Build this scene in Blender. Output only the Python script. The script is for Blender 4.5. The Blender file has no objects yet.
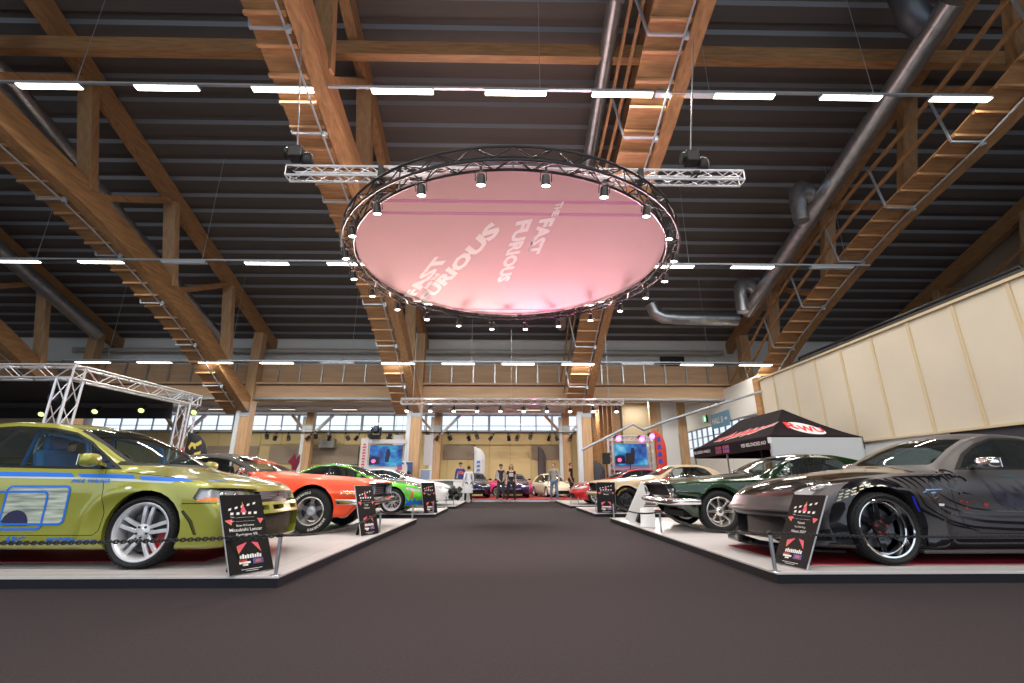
import bpy, bmesh, math, random
from mathutils import Vector, Matrix, Euler
from mathutils.bvhtree import BVHTree
random.seed(7)
PI = math.pi
SC = bpy.context.scene
COL = SC.collection
R_ = math.radians

# ------------------------------------------------------------------ materials
def mat(name, col, rough=.5, metal=0., emit=0., ecol=None, coat=0., trans=0., alpha=1., noise=0., nscale=8., stretch=None, bump=0., bscale=40., spec=None, sheen=0.):
    m = bpy.data.materials.new(name); m.use_nodes = True
    nt = m.node_tree; b = nt.nodes['Principled BSDF']; L = nt.links
    c = (*col, 1)
    b.inputs['Base Color'].default_value = c
    b.inputs['Roughness'].default_value = rough
    b.inputs['Metallic'].default_value = metal
    if coat: b.inputs['Coat Weight'].default_value = coat; b.inputs['Coat Roughness'].default_value = .04
    if trans: b.inputs['Transmission Weight'].default_value = trans
    if alpha < 1: b.inputs['Alpha'].default_value = alpha
    if spec is not None: b.inputs['Specular IOR Level'].default_value = spec
    if emit:
        b.inputs['Emission Color'].default_value = (*(ecol or col), 1); b.inputs['Emission Strength'].default_value = emit
    if noise or bump:
        tc = nt.nodes.new('ShaderNodeTexCoord'); mp = nt.nodes.new('ShaderNodeMapping')
        L.new(tc.outputs['Object'], mp.inputs['Vector'])
        if stretch: mp.inputs['Scale'].default_value = stretch
        if noise:
            n = nt.nodes.new('ShaderNodeTexNoise'); n.inputs['Scale'].default_value = nscale; n.inputs['Detail'].default_value = 5
            L.new(mp.outputs['Vector'], n.inputs['Vector'])
            r = nt.nodes.new('ShaderNodeValToRGB')
            r.color_ramp.elements[0].position = .3; r.color_ramp.elements[1].position = .72
            r.color_ramp.elements[0].color = (*[max(0, x*(1-noise)) for x in col], 1)
            r.color_ramp.elements[1].color = (*[min(1, x*(1+noise)) for x in col], 1)
            L.new(n.outputs['Fac'], r.inputs['Fac']); L.new(r.outputs['Color'], b.inputs['Base Color'])
        if bump:
            n2 = nt.nodes.new('ShaderNodeTexNoise'); n2.inputs['Scale'].default_value = bscale; n2.inputs['Detail'].default_value = 3
            L.new(mp.outputs['Vector'], n2.inputs['Vector'])
            bp = nt.nodes.new('ShaderNodeBump'); bp.inputs['Strength'].default_value = bump; bp.inputs['Distance'].default_value = .02
            L.new(n2.outputs['Fac'], bp.inputs['Height']); L.new(bp.outputs['Normal'], b.inputs['Normal'])
    return m

def glassmat(name, tint, clear=.5, rough=.03):
    m = bpy.data.materials.new(name); m.use_nodes = True
    nt = m.node_tree; nt.nodes.clear(); L = nt.links
    o = nt.nodes.new('ShaderNodeOutputMaterial'); t = nt.nodes.new('ShaderNodeBsdfTransparent'); g = nt.nodes.new('ShaderNodeBsdfGlossy')
    d = nt.nodes.new('ShaderNodeBsdfDiffuse'); d.inputs['Color'].default_value = (*[x*.15 for x in tint], 1)
    t.inputs['Color'].default_value = (*tint, 1); g.inputs['Roughness'].default_value = rough
    m0 = nt.nodes.new('ShaderNodeMixShader'); m0.inputs[0].default_value = clear
    L.new(d.outputs[0], m0.inputs[1]); L.new(t.outputs[0], m0.inputs[2])
    lw = nt.nodes.new('ShaderNodeLayerWeight'); lw.inputs['Blend'].default_value = .5; f = nt.nodes.new('ShaderNodeMath'); f.operation = 'POWER'; f.inputs[1].default_value = 4.5; L.new(lw.outputs['Facing'], f.inputs[0])
    ad = nt.nodes.new('ShaderNodeMath'); ad.operation = 'ADD'; ad.inputs[1].default_value = .06; ad.use_clamp = True
    L.new(f.outputs[0], ad.inputs[0])
    m1 = nt.nodes.new('ShaderNodeMixShader')
    L.new(ad.outputs[0], m1.inputs[0]); L.new(m0.outputs[0], m1.inputs[1]); L.new(g.outputs[0], m1.inputs[2])
    L.new(m1.outputs[0], o.inputs['Surface'])
    return m

def paint(name, col, rough=.25, metal=.25, flake=0., coat=1.):
    m = mat(name, col, rough, metal, coat=coat)
    return m

WOODV = mat('glulam_post', (.36, .20, .09), .55, noise=.22, nscale=2.2, stretch=(6, 6, .5))
WOOD = mat('glulam', (.37, .195, .085), .55, noise=.28, nscale=2.2, stretch=(6, .7, 6))
WOODX = mat('glulam_cross', (.38, .20, .088), .55, noise=.28, nscale=2.2, stretch=(.7, 6, 6))
WOODP = mat('plywood', (.47, .23, .09), .6, noise=.22, nscale=3, stretch=(4, .8, 4))
WOODL = mat('gallery_board', (.54, .35, .21), .6, noise=.12, nscale=1.5, stretch=(.4, 4, 4))
WOODPALE = mat('pillar_wood', (.50, .31, .17), .6, noise=.18, nscale=2, stretch=(5, 5, .5))
GALV = mat('galvanised_steel', (.50, .53, .57), .32, .9, noise=.12, nscale=5)
STEEL = mat('grey_steel', (.36, .40, .45), .45, .5)
ALU = mat('aluminium_truss', (.72, .72, .76), .35, .6)
BLACKM = mat('black_metal', (.018, .017, .02), .4, .3)
BLACK = mat('black_plastic', (.012, .012, .014), .45, spec=.2)
RUBBER = mat('tyre_rubber', (.017, .017, .019), .7, spec=.2, bump=.15, bscale=60)
CHROME = mat('chrome', (.85, .85, .87), .08, 1.)
SILVER = mat('alloy_silver', (.66, .66, .70), .3, .45)
WHITE = mat('white_paint', (.78, .78, .79), .5)
OFFW = mat('white_panel', (.72, .74, .77), .55)
DARK = mat('dark_void', (.006, .006, .007), .8)
INT = mat('interior_trim', (.02, .02, .024), .75)
SEATM = mat('seat_cloth', (.035, .035, .045), .85, noise=.3, nscale=30)
LINER = mat('liner_black', (.01, .01, .011), .9)
GLASS = glassmat('tinted_glass', (.66, .78, .77), .88)
GLASSD = glassmat('dark_tinted_glass', (.30, .36, .38), .7)
GLASSC = glassmat('clear_glass', (.9, .94, .95), .95)
LAMPC = glassmat('lamp_lens', (.95, .95, .97), .93)
LAMPON = mat('lamp_diffuser', (1, .97, .88), .5, emit=9, ecol=(1, .93, .80))
LAMPOFF = mat('lamp_unlit_diffuser', (.62, .68, .76), .4)
SPOTON = mat('spot_lens', (1, .96, .9), .3, emit=9, ecol=(1, .93, .84))
REDP = mat('red_part', (.28, .02, .015), .4)
CALIPER = mat('brake_caliper_red', (.35, .01, .015), .35)
DISC = mat('brake_disc_steel', (.10, .10, .105), .4, .8)
AMBER = mat('amber_lens', (.9, .22, .03), .2, coat=1)
REDL = mat('red_lens', (.5, .01, .01), .2, coat=1)
CHAIN = mat('black_chain', (.015, .015, .017), .5, .2)

# ------------------------------------------------------------------ object helpers
def prop(o, label=None, cat=None, group=None, kind=None):
    if label: o['label'] = label
    if cat: o['category'] = cat
    if group: o['group'] = group
    if kind: o['kind'] = kind
    return o

def empty(name, loc=(0, 0, 0), rotz=0., label=None, cat=None, group=None, kind=None, parent=None):
    o = bpy.data.objects.new(name, None); COL.objects.link(o)
    o.location = loc; o.rotation_euler = (0, 0, rotz); o.empty_display_size = .1
    if parent: o.parent = parent
    return prop(o, label, cat, group, kind)

def mesh(name, vs, fs, m, parent=None, smooth=False, loc=None, auto=None):
    me = bpy.data.meshes.new(name); me.from_pydata([tuple(v) for v in vs], [], [tuple(f) for f in fs]); me.update()
    if m is not None:
        for x in (m if isinstance(m, (list, tuple)) else [m]): me.materials.append(x)
    if smooth: me.polygons.foreach_set('use_smooth', [True]*len(me.polygons))
    if auto is not None:
        me.set_sharp_from_angle(angle=R_(auto))
    o = bpy.data.objects.new(name, me); COL.objects.link(o)
    if parent: o.parent = parent
    if loc: o.location = loc
    return o

def copy_tree(o, parent=None, loc=None, rot=None, label=None, group=None):
    c = o.copy(); COL.objects.link(c)
    if parent is not None: c.parent = parent
    if loc is not None: c.location = loc
    if rot is not None: c.rotation_euler = rot
    if label: c['label'] = label
    if group: c['group'] = group
    for ch in list(o.children):
        if ch != c: copy_tree(ch, c)
    return c

class MB:
    """collects shapes into one mesh"""
    def __init__(s): s.v = []; s.f = []; s.sm = []
    def add(s, vs, fs, smooth=False):
        n = len(s.v); s.v += [tuple(v) for v in vs]; s.f += [tuple(i+n for i in f) for f in fs]; s.sm += [smooth]*len(fs); return s
    def box(s, c, d, rot=None, bev=0.):
        x, y, z = [k/2 for k in d]
        if bev and min(x, y, z) > bev*1.01:
            bm = bmesh.new(); bmesh.ops.create_cube(bm, size=1)
            for v in bm.verts: v.co = Vector((v.co.x*2*x, v.co.y*2*y, v.co.z*2*z))
            bmesh.ops.bevel(bm, geom=list(bm.edges), offset=bev, segments=2, profile=.5, affect='EDGES')
            bm.verts.index_update(); vs = [v.co.copy() for v in bm.verts]; fs = [[v.index for v in f.verts] for f in bm.faces]; bm.free()
        else:
            vs = [Vector((a*x, b*y, e*z)) for a in (-1, 1) for b in (-1, 1) for e in (-1, 1)]
            fs = [(0, 1, 3, 2), (4, 6, 7, 5), (0, 4, 5, 1), (2, 3, 7, 6), (0, 2, 6, 4), (1, 5, 7, 3)]
        M = Euler(rot).to_matrix() if rot and not isinstance(rot, Matrix) else rot
        c = Vector(c)
        return s.add([(M @ v if M else v) + c for v in vs], fs)
    def bar(s, a, b, w, h=None, up=(0, 0, 1)):
        h = h or w; a = Vector(a); b = Vector(b); d = (b-a).normalized(); up = Vector(up)
        if abs(d.dot(up)) > .99: up = Vector((0, 1, 0)) if abs(d.y) < .9 else Vector((1, 0, 0))
        r = d.cross(up).normalized(); u = r.cross(d).normalized()
        vs = [p + r*(i*w/2) + u*(j*h/2) for p in (a, b) for i, j in ((-1, -1), (1, -1), (1, 1), (-1, 1))]
        return s.add(vs, [(0, 1, 2, 3), (7, 6, 5, 4), (0, 4, 5, 1), (1, 5, 6, 2), (2, 6, 7, 3), (3, 7, 4, 0)])
    def tube(s, pts, r, n=8, cap=True, closed=False):
        pts = [Vector(p) for p in pts]; rs = r if isinstance(r, (list, tuple)) else [r]*len(pts)
        vs = []; N = len(pts); prev = None
        for i, p in enumerate(pts):
            if closed: d = (pts[(i+1) % N]-pts[i-1])
            else: d = pts[min(i+1, N-1)]-pts[max(i-1, 0)]
            d.normalize()
            if prev is None:
                a = Vector((0, 0, 1)) if abs(d.z) < .9 else Vector((1, 0, 0)); prev = d.cross(a).normalized()
            u = (prev - d*prev.dot(d)).normalized(); prev = u; w = d.cross(u)
            for k in range(n):
                t = 2*PI*k/n; vs.append(p + (u*math.cos(t)+w*math.sin(t))*rs[i])
        fs = []
        for i in range(N if closed else N-1):
            j = (i+1) % N
            for k in range(n): fs.append((i*n+k, i*n+(k+1) % n, j*n+(k+1) % n, j*n+k))
        if cap and not closed: fs += [tuple(range(n-1, -1, -1)), tuple((N-1)*n+k for k in range(n))]
        return s.add(vs, fs, n > 5)
    def lathe(s, prof, n=32, axis='z', M=None, closed=False):
        """prof: (r, h) list revolved round an axis"""
        vs = []; 
        for r, h in prof:
            for k in range(n):
                t = 2*PI*k/n; c, q = r*math.cos(t), r*math.sin(t)
                vs.append({'z': (c, q, h), 'y': (c, h, q), 'x': (h, c, q)}[axis])
        fs = []; P = len(prof)
        for i in range(P if closed else P-1):
            j = (i+1) % P
            for k in range(n):
                f = (i*n+k, i*n+(k+1) % n, j*n+(k+1) % n, j*n+k); fs.append(f if axis != 'y' else f[::-1])
        if M is not None: vs = [M @ Vector(v) for v in vs]
        return s.add(vs, fs, True)
    def prism(s, poly, h0, h1, axes='xz'):
        """2-D polygon extruded along the third axis"""
        def P(u, v, h): return {'xz': (u, h, v), 'yz': (h, u, v), 'xy': (u, v, h)}[axes]
        n = len(poly); vs = [P(u, v, h0) for u, v in poly]+[P(u, v, h1) for u, v in poly]
        fs = [tuple(range(n)), tuple(range(2*n-1, n-1, -1))]+[(i, i+n, (i+1) % n+n, (i+1) % n) for i in range(n)]
        return s.add(vs, fs)
    def sphere(s, c, r, n=12, m=8, sc=(1, 1, 1)):
        c = Vector(c); vs = [c+Vector((0, 0, r*sc[2]))]
        for i in range(1, m):
            a = PI*i/m
            for k in range(n):
                t = 2*PI*k/n; vs.append(c+Vector((r*sc[0]*math.sin(a)*math.cos(t), r*sc[1]*math.sin(a)*math.sin(t), r*sc[2]*math.cos(a))))
        vs.append(c-Vector((0, 0, r*sc[2]))); L = len(vs)-1; fs = []
        for k in range(n):
            fs.append((0, 1+k, 1+(k+1) % n)); fs.append((L, L-n+(k+1) % n, L-n+k))
        for i in range(m-2):
            for k in range(n): fs.append((1+i*n+k, 1+(i+1)*n+k, 1+(i+1)*n+(k+1) % n, 1+i*n+(k+1) % n))
        return s.add(vs, fs, True)
    def build(s, name, m, parent=None, auto=None, loc=None):
        o = mesh(name, s.v, s.f, m, parent)
        me = o.data; me.polygons.foreach_set('use_smooth', s.sm)
        bm = bmesh.new(); bm.from_mesh(me); bmesh.ops.recalc_face_normals(bm, faces=bm.faces); bm.to_mesh(me); bm.free()
        if any(s.sm): me.set_sharp_from_angle(angle=R_(auto or 40))
        if loc: o.location = loc
        return o

def pchip(pts):
    xs = [p[0] for p in pts]; ys = [p[1] for p in pts]; n = len(xs)
    if n == 1: return lambda x: ys[0]
    d = [(ys[i+1]-ys[i])/(xs[i+1]-xs[i]) for i in range(n-1)]
    m = [d[0]]+[0 if d[i-1]*d[i] <= 0 else 2*d[i-1]*d[i]/(d[i-1]+d[i]) for i in range(1, n-1)]+[d[-1]]
    def f(x):
        if x <= xs[0]: return ys[0]
        if x >= xs[-1]: return ys[-1]
        i = 0
        while x > xs[i+1]: i += 1
        h = xs[i+1]-xs[i]; t = (x-xs[i])/h
        return ((1+2*t)*(1-t)**2*ys[i] + t*(1-t)**2*h*m[i] + t*t*(3-2*t)*ys[i+1] + t*t*(t-1)*h*m[i+1])
    return f

def text_geo(s, size=1., shear=0., bold=0., align='LEFT', space=1., res=2):
    cu = bpy.data.curves.new('lettering', 'FONT'); cu.body = s; cu.size = size; cu.shear = shear; cu.offset = bold; cu.align_x = align
    cu.space_character = space; cu.resolution_u = res
    o = bpy.data.objects.new('lettering', cu); COL.objects.link(o)
    dg = bpy.context.evaluated_depsgraph_get(); me = bpy.data.meshes.new_from_object(o.evaluated_get(dg))
    vs = [tuple(v.co[:2]) for v in me.vertices]; fs = [tuple(p.vertices) for p in me.polygons]
    bpy.data.objects.remove(o); bpy.data.curves.remove(cu); bpy.data.meshes.remove(me)
    return vs, fs

def fit_text(s, w, h, shear=0., bold=0.):
    """lettering scaled into a w x h box with its lower left at the origin"""
    vs, fs = text_geo(s, 1., shear, bold)
    x0 = min(v[0] for v in vs); x1 = max(v[0] for v in vs); y0 = min(v[1] for v in vs); y1 = max(v[1] for v in vs)
    return [((v[0]-x0)/(x1-x0)*w, (v[1]-y0)/(y1-y0)*h) for v in vs], fs

def strokes2d(paths, w):
    """flat ribbons for drawn logos: returns verts, faces"""
    vs = []; fs = []
    for pts in paths:
        n = len(vs); P = [Vector(p) for p in pts]
        for i, p in enumerate(P):
            d = (P[min(i+1, len(P)-1)]-P[max(i-1, 0)]).normalized(); q = Vector((-d.y, d.x))
            vs += [tuple(p+q*w/2), tuple(p-q*w/2)]
        for i in range(len(P)-1): fs.append((n+2*i, n+2*i+1, n+2*i+3, n+2*i+2))
    return vs, fs
# ------------------------------------------------------------------ wheels
def make_wheel(R, width, rr, style, tyre_m=None, spoke_m=None, lip_m=None, hub_m=None, lip=.02, caliper=None, marks=None, hero=True, ns=None):
    """wheel standing on the axle at its origin, outer face towards +y; tyre mesh holds rim, spokes, disc as children"""
    h = width/2; n = 56 if hero else 28
    b = MB()
    prof = [(rr, h*.78), (rr+.012, h*.9), (rr+.03, h*.98), ((rr+R)/2, h*1.03), (R-.022, h*.95), (R-.007, h*.82), (R, h*.62)]
    for k in (-.36, 0, .36):
        if hero: prof += [(R, h*(k*-1)+.008), (R-.008, h*(k*-1)+.005), (R-.008, h*(k*-1)-.005), (R, h*(k*-1)-.008)]
    prof += [(R, -h*.62), (R-.007, -h*.82), (R-.022, -h*.95), ((rr+R)/2, -h*1.03), (rr+.02, -h*.95), (rr, -h*.78)]
    b.lathe(prof, n, 'y', closed=True)
    if hero:                                             # shoulder lugs
        for k in range(48):
            t = 2*PI*k/48
            for s in (1, -1):
                c = Vector(((R-.011)*math.cos(t), s*h*.78, (R-.011)*math.sin(t)))
                b.box(c, (.010, h*.30, .022), Matrix.Rotation(-t, 3, 'Y'))
    w = b.build('wheel', tyre_m or RUBBER, auto=35)
    spoke_m = spoke_m or SILVER; lip_m = lip_m or spoke_m
    b = MB()
    b.lathe([(rr+.004, h*.80), (rr+.010, h*.86), (rr+.002, h*.89), (rr-.012, h*.86), (rr-.020, h*.80-lip*.4), (rr-.026, h*.80-lip), (rr-.034, h*.3), (rr-.045, 0), (rr-.03, -h*.8), (rr+.004, -h*.8)], n, 'y')
    b.build('rim', lip_m, w, auto=30)
    yf = h*.80-lip                                      # face of the spokes at the rim
    b = MB(); b.lathe([(.03, yf-.075), (rr*.72, yf-.075), (rr*.72, yf-.105), (.03, yf-.105)], n, 'y', closed=True); b.build('brake_disc', DISC, w)
    if caliper:
        b = MB(); c0 = caliper
        vs = []
        pts = []
        for k in range(7):
            t = R_(c0-32+64*k/6); pts.append((math.cos(t), math.sin(t)))
        for rad, yy in ((rr*.50, yf-.055), (rr*.85, yf-.055), (rr*.85, yf-.125), (rr*.50, yf-.125)):
            vs += [(rad*c, yy, rad*s) for c, s in pts]
        fs = []
        for a in range(4):
            bb = (a+1) % 4
            for k in range(6): fs.append((a*7+k, a*7+k+1, bb*7+k+1, bb*7+k))
        fs += [(0, 7, 14, 21), (6, 27, 20, 13)]
        b.add(vs, fs); b.build('brake_caliper', CALIPER, w)
    b = MB(); b.lathe([(0, yf+.012), (.028, yf+.012), (.036, yf+.004), (.07, yf-.004), (.075, yf-.05), (0, yf-.06)], 24, 'y'); hub = b.build('hub', hub_m or spoke_m, w)
    def spoke(a, w0, w1, d0=.028, d1=.022, r0=.05, r1=None, y0=None, y1=None, off=0., off1=None, mid=None):
        r1 = r1 or rr-.018; y0 = yf-.012 if y0 is None else y0; y1 = yf-.006 if y1 is None else y1; off1 = off if off1 is None else off1
        st = [(r0, w0, d0, y0, off), ((r0+r1)/2, mid or (w0+w1)/2, (d0+d1)/2, (y0+y1)/2+.006, (off+off1)/2), (r1, w1, d1, y1, off1)]
        vs = []
        for r, ww, dd, yy, oo in st:
            vs += [(r, yy-dd, oo-ww/2), (r, yy-.004, oo-ww/2), (r, yy, oo-ww/2+.004), (r, yy, oo+ww/2-.004), (r, yy-.004, oo+ww/2), (r, yy-dd, oo+ww/2)]
        fs = [tuple(range(6))[::-1], tuple(range(12, 18))]
        for i in (0, 6):
            for k in range(6): fs.append((i+k, i+(k+1) % 6, i+6+(k+1) % 6, i+6+k))
        M = Matrix.Rotation(-a, 3, 'Y')
        return [M @ Vector(v) for v in vs], fs
    def put(name, geos, m, count, ph=R_(90)):
        b = MB()
        for g in geos: b.add(*g)
        o = b.build(name, m, w); 
        for k in range(1, count):
            c = o.copy(); COL.objects.link(c); c.parent = w; c.rotation_euler = (0, -2*PI*k/count, 0)
    def nuts(rad, a, yt, r, m):
        src = None
        for k in range(5):
            t = R_(a+72*k)
            if src is None: b = MB(); b.lathe([(0, yt), (r*.9, yt), (r, yf-.01)], 8, 'y'); src = o = b.build('lug_nut', m, w)
            else: o = src.copy(); COL.objects.link(o); o.parent = w
            o.location = (rad*math.cos(t), 0, rad*math.sin(t))
    a0 = R_(ns) if ns is not None else R_(90)
    if style == 'split5':
        put('spoke', [spoke(a0, .034, .036, off=-.024, off1=-.040), spoke(a0, .034, .036, off=.024, off1=.040)], spoke_m, 5)
        nuts(.052, 126, yf+.014, .010, BLACKM)
    elif style == 'deep6':
        put('spoke', [spoke(a0, .070, .048, d0=.04, y0=yf-.02, y1=yf-.004, r1=rr-.022)], spoke_m, 6)
        nuts(.057, 90, yf+.022, .012, REDP)
    elif style == 'magnum5':
        put('spoke', [spoke(a0, .105, .075, d0=.05, y0=yf-.005, y1=yf-.03, r1=rr-.03, mid=.062)], spoke_m, 5)
    elif style == 'bullitt8':
        put('spoke', [spoke(a0, .050, .034, d0=.035, y0=yf-.006, y1=yf-.004, mid=.030)], spoke_m, 8)
    elif style == 'multi':
        put('spoke', [spoke(a0, .014, .012, off=-.004, off1=-.032), spoke(a0, .014, .012, off=.004, off1=.032)], spoke_m, 8)
    else:
        put('spoke', [spoke(a0, .06, .04)], spoke_m, 6)
    if marks:                                           # raised letter-like marks on the sidewall
        rm = (rr+R)/2+.004
        for s0 in (55, 235):
            b = MB()
            for k in range(9):
                t = R_(s0-30+k*7.5); 
                for dx, dz, ww, hh in ((-.009, 0, .005, .034), (.004, .012, .016, .006), (.004, -.012, .016, .006), (.010, 0, .005, .026))[:3+(k % 2)]:
                    M = Matrix.Rotation(PI/2-t, 3, 'Y')
                    b.box(M @ Vector((dx, h*1.04, rm+dz)), (ww, .004, hh), M)
            b.build('raised_lettering', marks, w)
    return w

# ------------------------------------------------------------------ car body
class Car:
    def __init__(s, name, spec, label, loc, rotz, group=None):
        s.sp = spec; s.L = spec['L']; s.step = spec.get('step', .05)
        s.xo = spec['foh'] + spec['wb']/2
        s.root = empty(name, loc, rotz, label, 'car', group)
        c = s.c = {k: pchip(spec[k]) for k in ('top', 'sh', 'bot', 'hw', 'rw', 'crown')}
        s.bow = pchip(spec.get('bow', [(0, .2), (.7, 0)])); s.nose = pchip(spec.get('nose', [(0, 0)])); s.tail = pchip(spec.get('tail', [(0, 0)]))
        s.wx = [spec['foh'], spec['foh']+spec['wb']]
        s.bm = bmesh.new(); s.lay = s.bm.faces.layers.int.new('part')
        s.ids = {'body': 0}; s.names = ['body']
        s.grid()
    def pid(s, n):
        if n not in s.ids: s.ids[n] = len(s.names); s.names.append(n)
        return s.ids[n]
    def section(s, x):
        c = s.c; hw, sh, bt, rw, tp, cr = c['hw'](x), c['sh'](x), c['bot'](x), c['rw'](x), c['top'](x), c['crown'](x)
        prof = s.sp.get('prof', [(.90, 0), (.965, .10), (.99, .40), (1., .68), (.985, .88), (.94, 1.)])
        side = [(hw*a, bt+b*(sh-bt)) for a, b in prof]
        rail = (rw, tp-cr); p = side[-1]; bulge = min(.03, .25*abs(rail[1]-p[1]))
        up = [(p[0]+(rail[0]-p[0])*t + bulge*4*t*(1-t)*.5, p[1]+(rail[1]-p[1])*t + bulge*4*t*(1-t)*.15) for t in (.33, .67)]
        topp = [(rw*t, tp-cr*t**2.2) for t in (.82, .55, .27, 0.)]
        return side, [p]+up+[rail]+topp
    @staticmethod
    def smooth(P, n):
        out = [P[0]]
        for i in range(len(P)-1):
            p0 = P[max(i-1, 0)]; p1 = P[i]; p2 = P[i+1]; p3 = P[min(i+2, len(P)-1)]
            for k in range(1, n+1):
                t = k/n; q = []
                for a in (0, 1):
                    q.append(.5*(2*p1[a]+(p2[a]-p0[a])*t+(2*p0[a]-5*p1[a]+4*p2[a]-p3[a])*t*t+(3*p1[a]-p0[a]-3*p2[a]+p3[a])*t**3))
                out.append(tuple(q))
        return out
    def world(s, x, y, z):
        """station coordinates -> car coordinates, with the plan curve of nose and tail"""
        w = max(s.c['hw'](x), .1); q = min(1.2, abs(y)/w)
        e = x + s.bow(x)*q**2.4
        e += s.nose(z)*max(0, 1-x/.55)**1.4 - s.tail(z)*max(0, 1-(s.L-x)/.55)**1.4
        return Vector((s.xo-e, y, z))
    def grid(s):
        L = s.L; r = s.sp.get('round', .05); n = s.sp.get('sub', 3)
        xs = [0, r*.1, r*.3, r*.6, r]; x = r+s.step*.6
        while x < L-r: xs.append(x); x += s.step
        xs += [L-r, L-r*.6, L-r*.3, L-r*.1, L]
        rows = []; s.nside = None
        for x in xs:
            a, b = s.section(x)
            A = s.smooth(a, n); B = s.smooth(b, n)
            d = min(x, L-x); ins = 0
            if d < r: ins = r*(1-math.sqrt(max(0, 1-(1-d/r)**2)))
            hw = s.c['hw'](x); tp = s.c['top'](x); bt = s.c['bot'](x); zm = (tp+bt)/2
            loop = A+B[1:]
            loop = [(y*(1-ins/hw), z-ins*(z-zm)/(tp-bt)*1.6) for y, z in loop]
            fl = s.sp.get('flare')
            if fl:
                q = []
                for y, z in loop:
                    if y > .55*hw:
                        for wxx in s.wx:
                            rr = math.hypot(x-wxx, z-s.sp['R']); Ra = s.sp['Ra']
                            if z < s.c['sh'](x)+.02: y += fl[0]*math.exp(-((rr-Ra)/(fl[1]))**2)
                    q.append((y, z))
                loop = q
            rows.append(loop); s.nside = len(A)
        bm = s.bm; V = [[bm.verts.new(s.world(x, y, z)) for y, z in lp] for x, lp in zip(xs, rows)]
        for i in range(len(xs)-1):
            for k in range(len(rows[0])-1): bm.faces.new((V[i][k], V[i][k+1], V[i+1][k+1], V[i+1][k]))
        for end, x in ((0, xs[0]), (-1, xs[-1])):
            lp = rows[end]; ns = s.nside; A = lp[:ns]; B = lp[ns-1:]; na = len(A)-1
            G = []
            for i, (y, z) in enumerate(A):
                row = []
                for j, (ty, tz) in enumerate(B):
                    if i == na: row.append(V[end][ns-1+j]); continue
                    if j == 0: row.append(V[end][i]); continue
                    f = i/na; row.append(bm.verts.new(s.world(x, y*(ty/B[0][0]), z+(tz-B[0][1])*f*f)))
                G.append(row)
            for i in range(na):
                for j in range(len(B)-1):
                    q = (G[i][j], G[i][j+1], G[i+1][j+1], G[i+1][j])
                    bm.faces.new(q if end == 0 else q[::-1])
        bmesh.ops.recalc_face_normals(bm, faces=bm.faces)
        bm.normal_update()
        ctr = Vector((0, 0, .5))
        if sum(1 for f in bm.faces if f.normal.dot(f.calc_center_median()-ctr) < 0) > len(bm.faces)/2:
            bmesh.ops.reverse_faces(bm, faces=bm.faces)
        bm.normal_update()
    # ---- projections
    def to3(s, ax, u, v):
        return {'side': Vector((s.xo-u, 0, v)), 'front': Vector((0, u, v)), 'top': Vector((s.xo-u, v, 0)), 'corner': Vector((s.xo-u*.7071, u*.7071, v))}[ax]
    def to2(s, ax, p):
        return {'side': (s.xo-p.x, p.z), 'front': (p.y, p.z), 'top': (s.xo-p.x, p.y), 'corner': ((s.xo-p.x)*.7071+p.y*.7071, p.z)}[ax]
    DIR = {'side': Vector((0, 1, 0)), 'front': Vector((1, 0, 0)), 'top': Vector((0, 0, 1)), 'corner': Vector((.7071, .7071, 0))}
    def cut(s, name, poly, ax='side', nmin=.15, srange=None, zmin=None, only=None, bm=None, lay=None, sign=1):
        bm = bm or s.bm; lay = lay or s.lay; pid = s.pid(name)
        d = s.DIR[ax]*sign; us = [p[0] for p in poly]; vs = [p[1] for p in poly]
        lo = (min(us)-.01, min(vs)-.01); hi = (max(us)+.01, max(vs)+.01)
        okid = None if only is None else {s.pid(o) for o in only}
        def ok(f):
            if f.normal.dot(d) < nmin: return False
            if okid is not None and f[lay] not in okid: return False
            q = [s.to2(ax, v.co) for v in f.verts]
            if max(a for a, _ in q) < lo[0] or min(a for a, _ in q) > hi[0] or max(b for _, b in q) < lo[1] or min(b for _, b in q) > hi[1]: return False
            if srange:
                cx = s.xo-f.calc_center_median().x
                if not srange[0] <= cx <= srange[1]: return False
            if zmin is not None and f.calc_center_median().z < zmin: return False
            return True
        for i in range(len(poly)):
            a = s.to3(ax, *poly[i]); b = s.to3(ax, *poly[(i+1) % len(poly)])
            if (b-a).length < 1e-6: continue
            no = (b-a).cross(d).normalized()
            fs = [f for f in bm.faces if ok(f)]
            if not fs: return
            g = set(fs)
            for f in fs: g.update(f.edges); g.update(f.verts)
            bmesh.ops.bisect_plane(bm, geom=list(g), dist=1e-5, plane_co=a, plane_no=no)
            bm.normal_update()
        for f in bm.faces:
            if ok(f):
                c = f.calc_center_median(); u, v = s.to2(ax, c); ins = False; n = len(poly)
                for i in range(n):
                    (x1, y1), (x2, y2) = poly[i], poly[(i+1) % n]
                    if (y1 > v) != (y2 > v) and u < (x2-x1)*(v-y1)/(y2-y1)+x1: ins = not ins
                if ins: f[lay] = pid
    def line(s, name, pts, w=.007, ax='side', **k):
        """a shut line: thin strips along a polyline"""
        for (a, b), (c, d) in zip(pts[:-1], pts[1:]):
            v = Vector((c-a, d-b)); n = Vector((-v.y, v.x)).normalized()*w/2; e = v.normalized()*w*.3
            s.cut(name, [(a+n.x-e.x, b+n.y-e.y), (c+n.x+e.x, d+n.y+e.y), (c-n.x+e.x, d-n.y+e.y), (a-n.x-e.x, b-n.y-e.y)], ax, **k)
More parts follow.
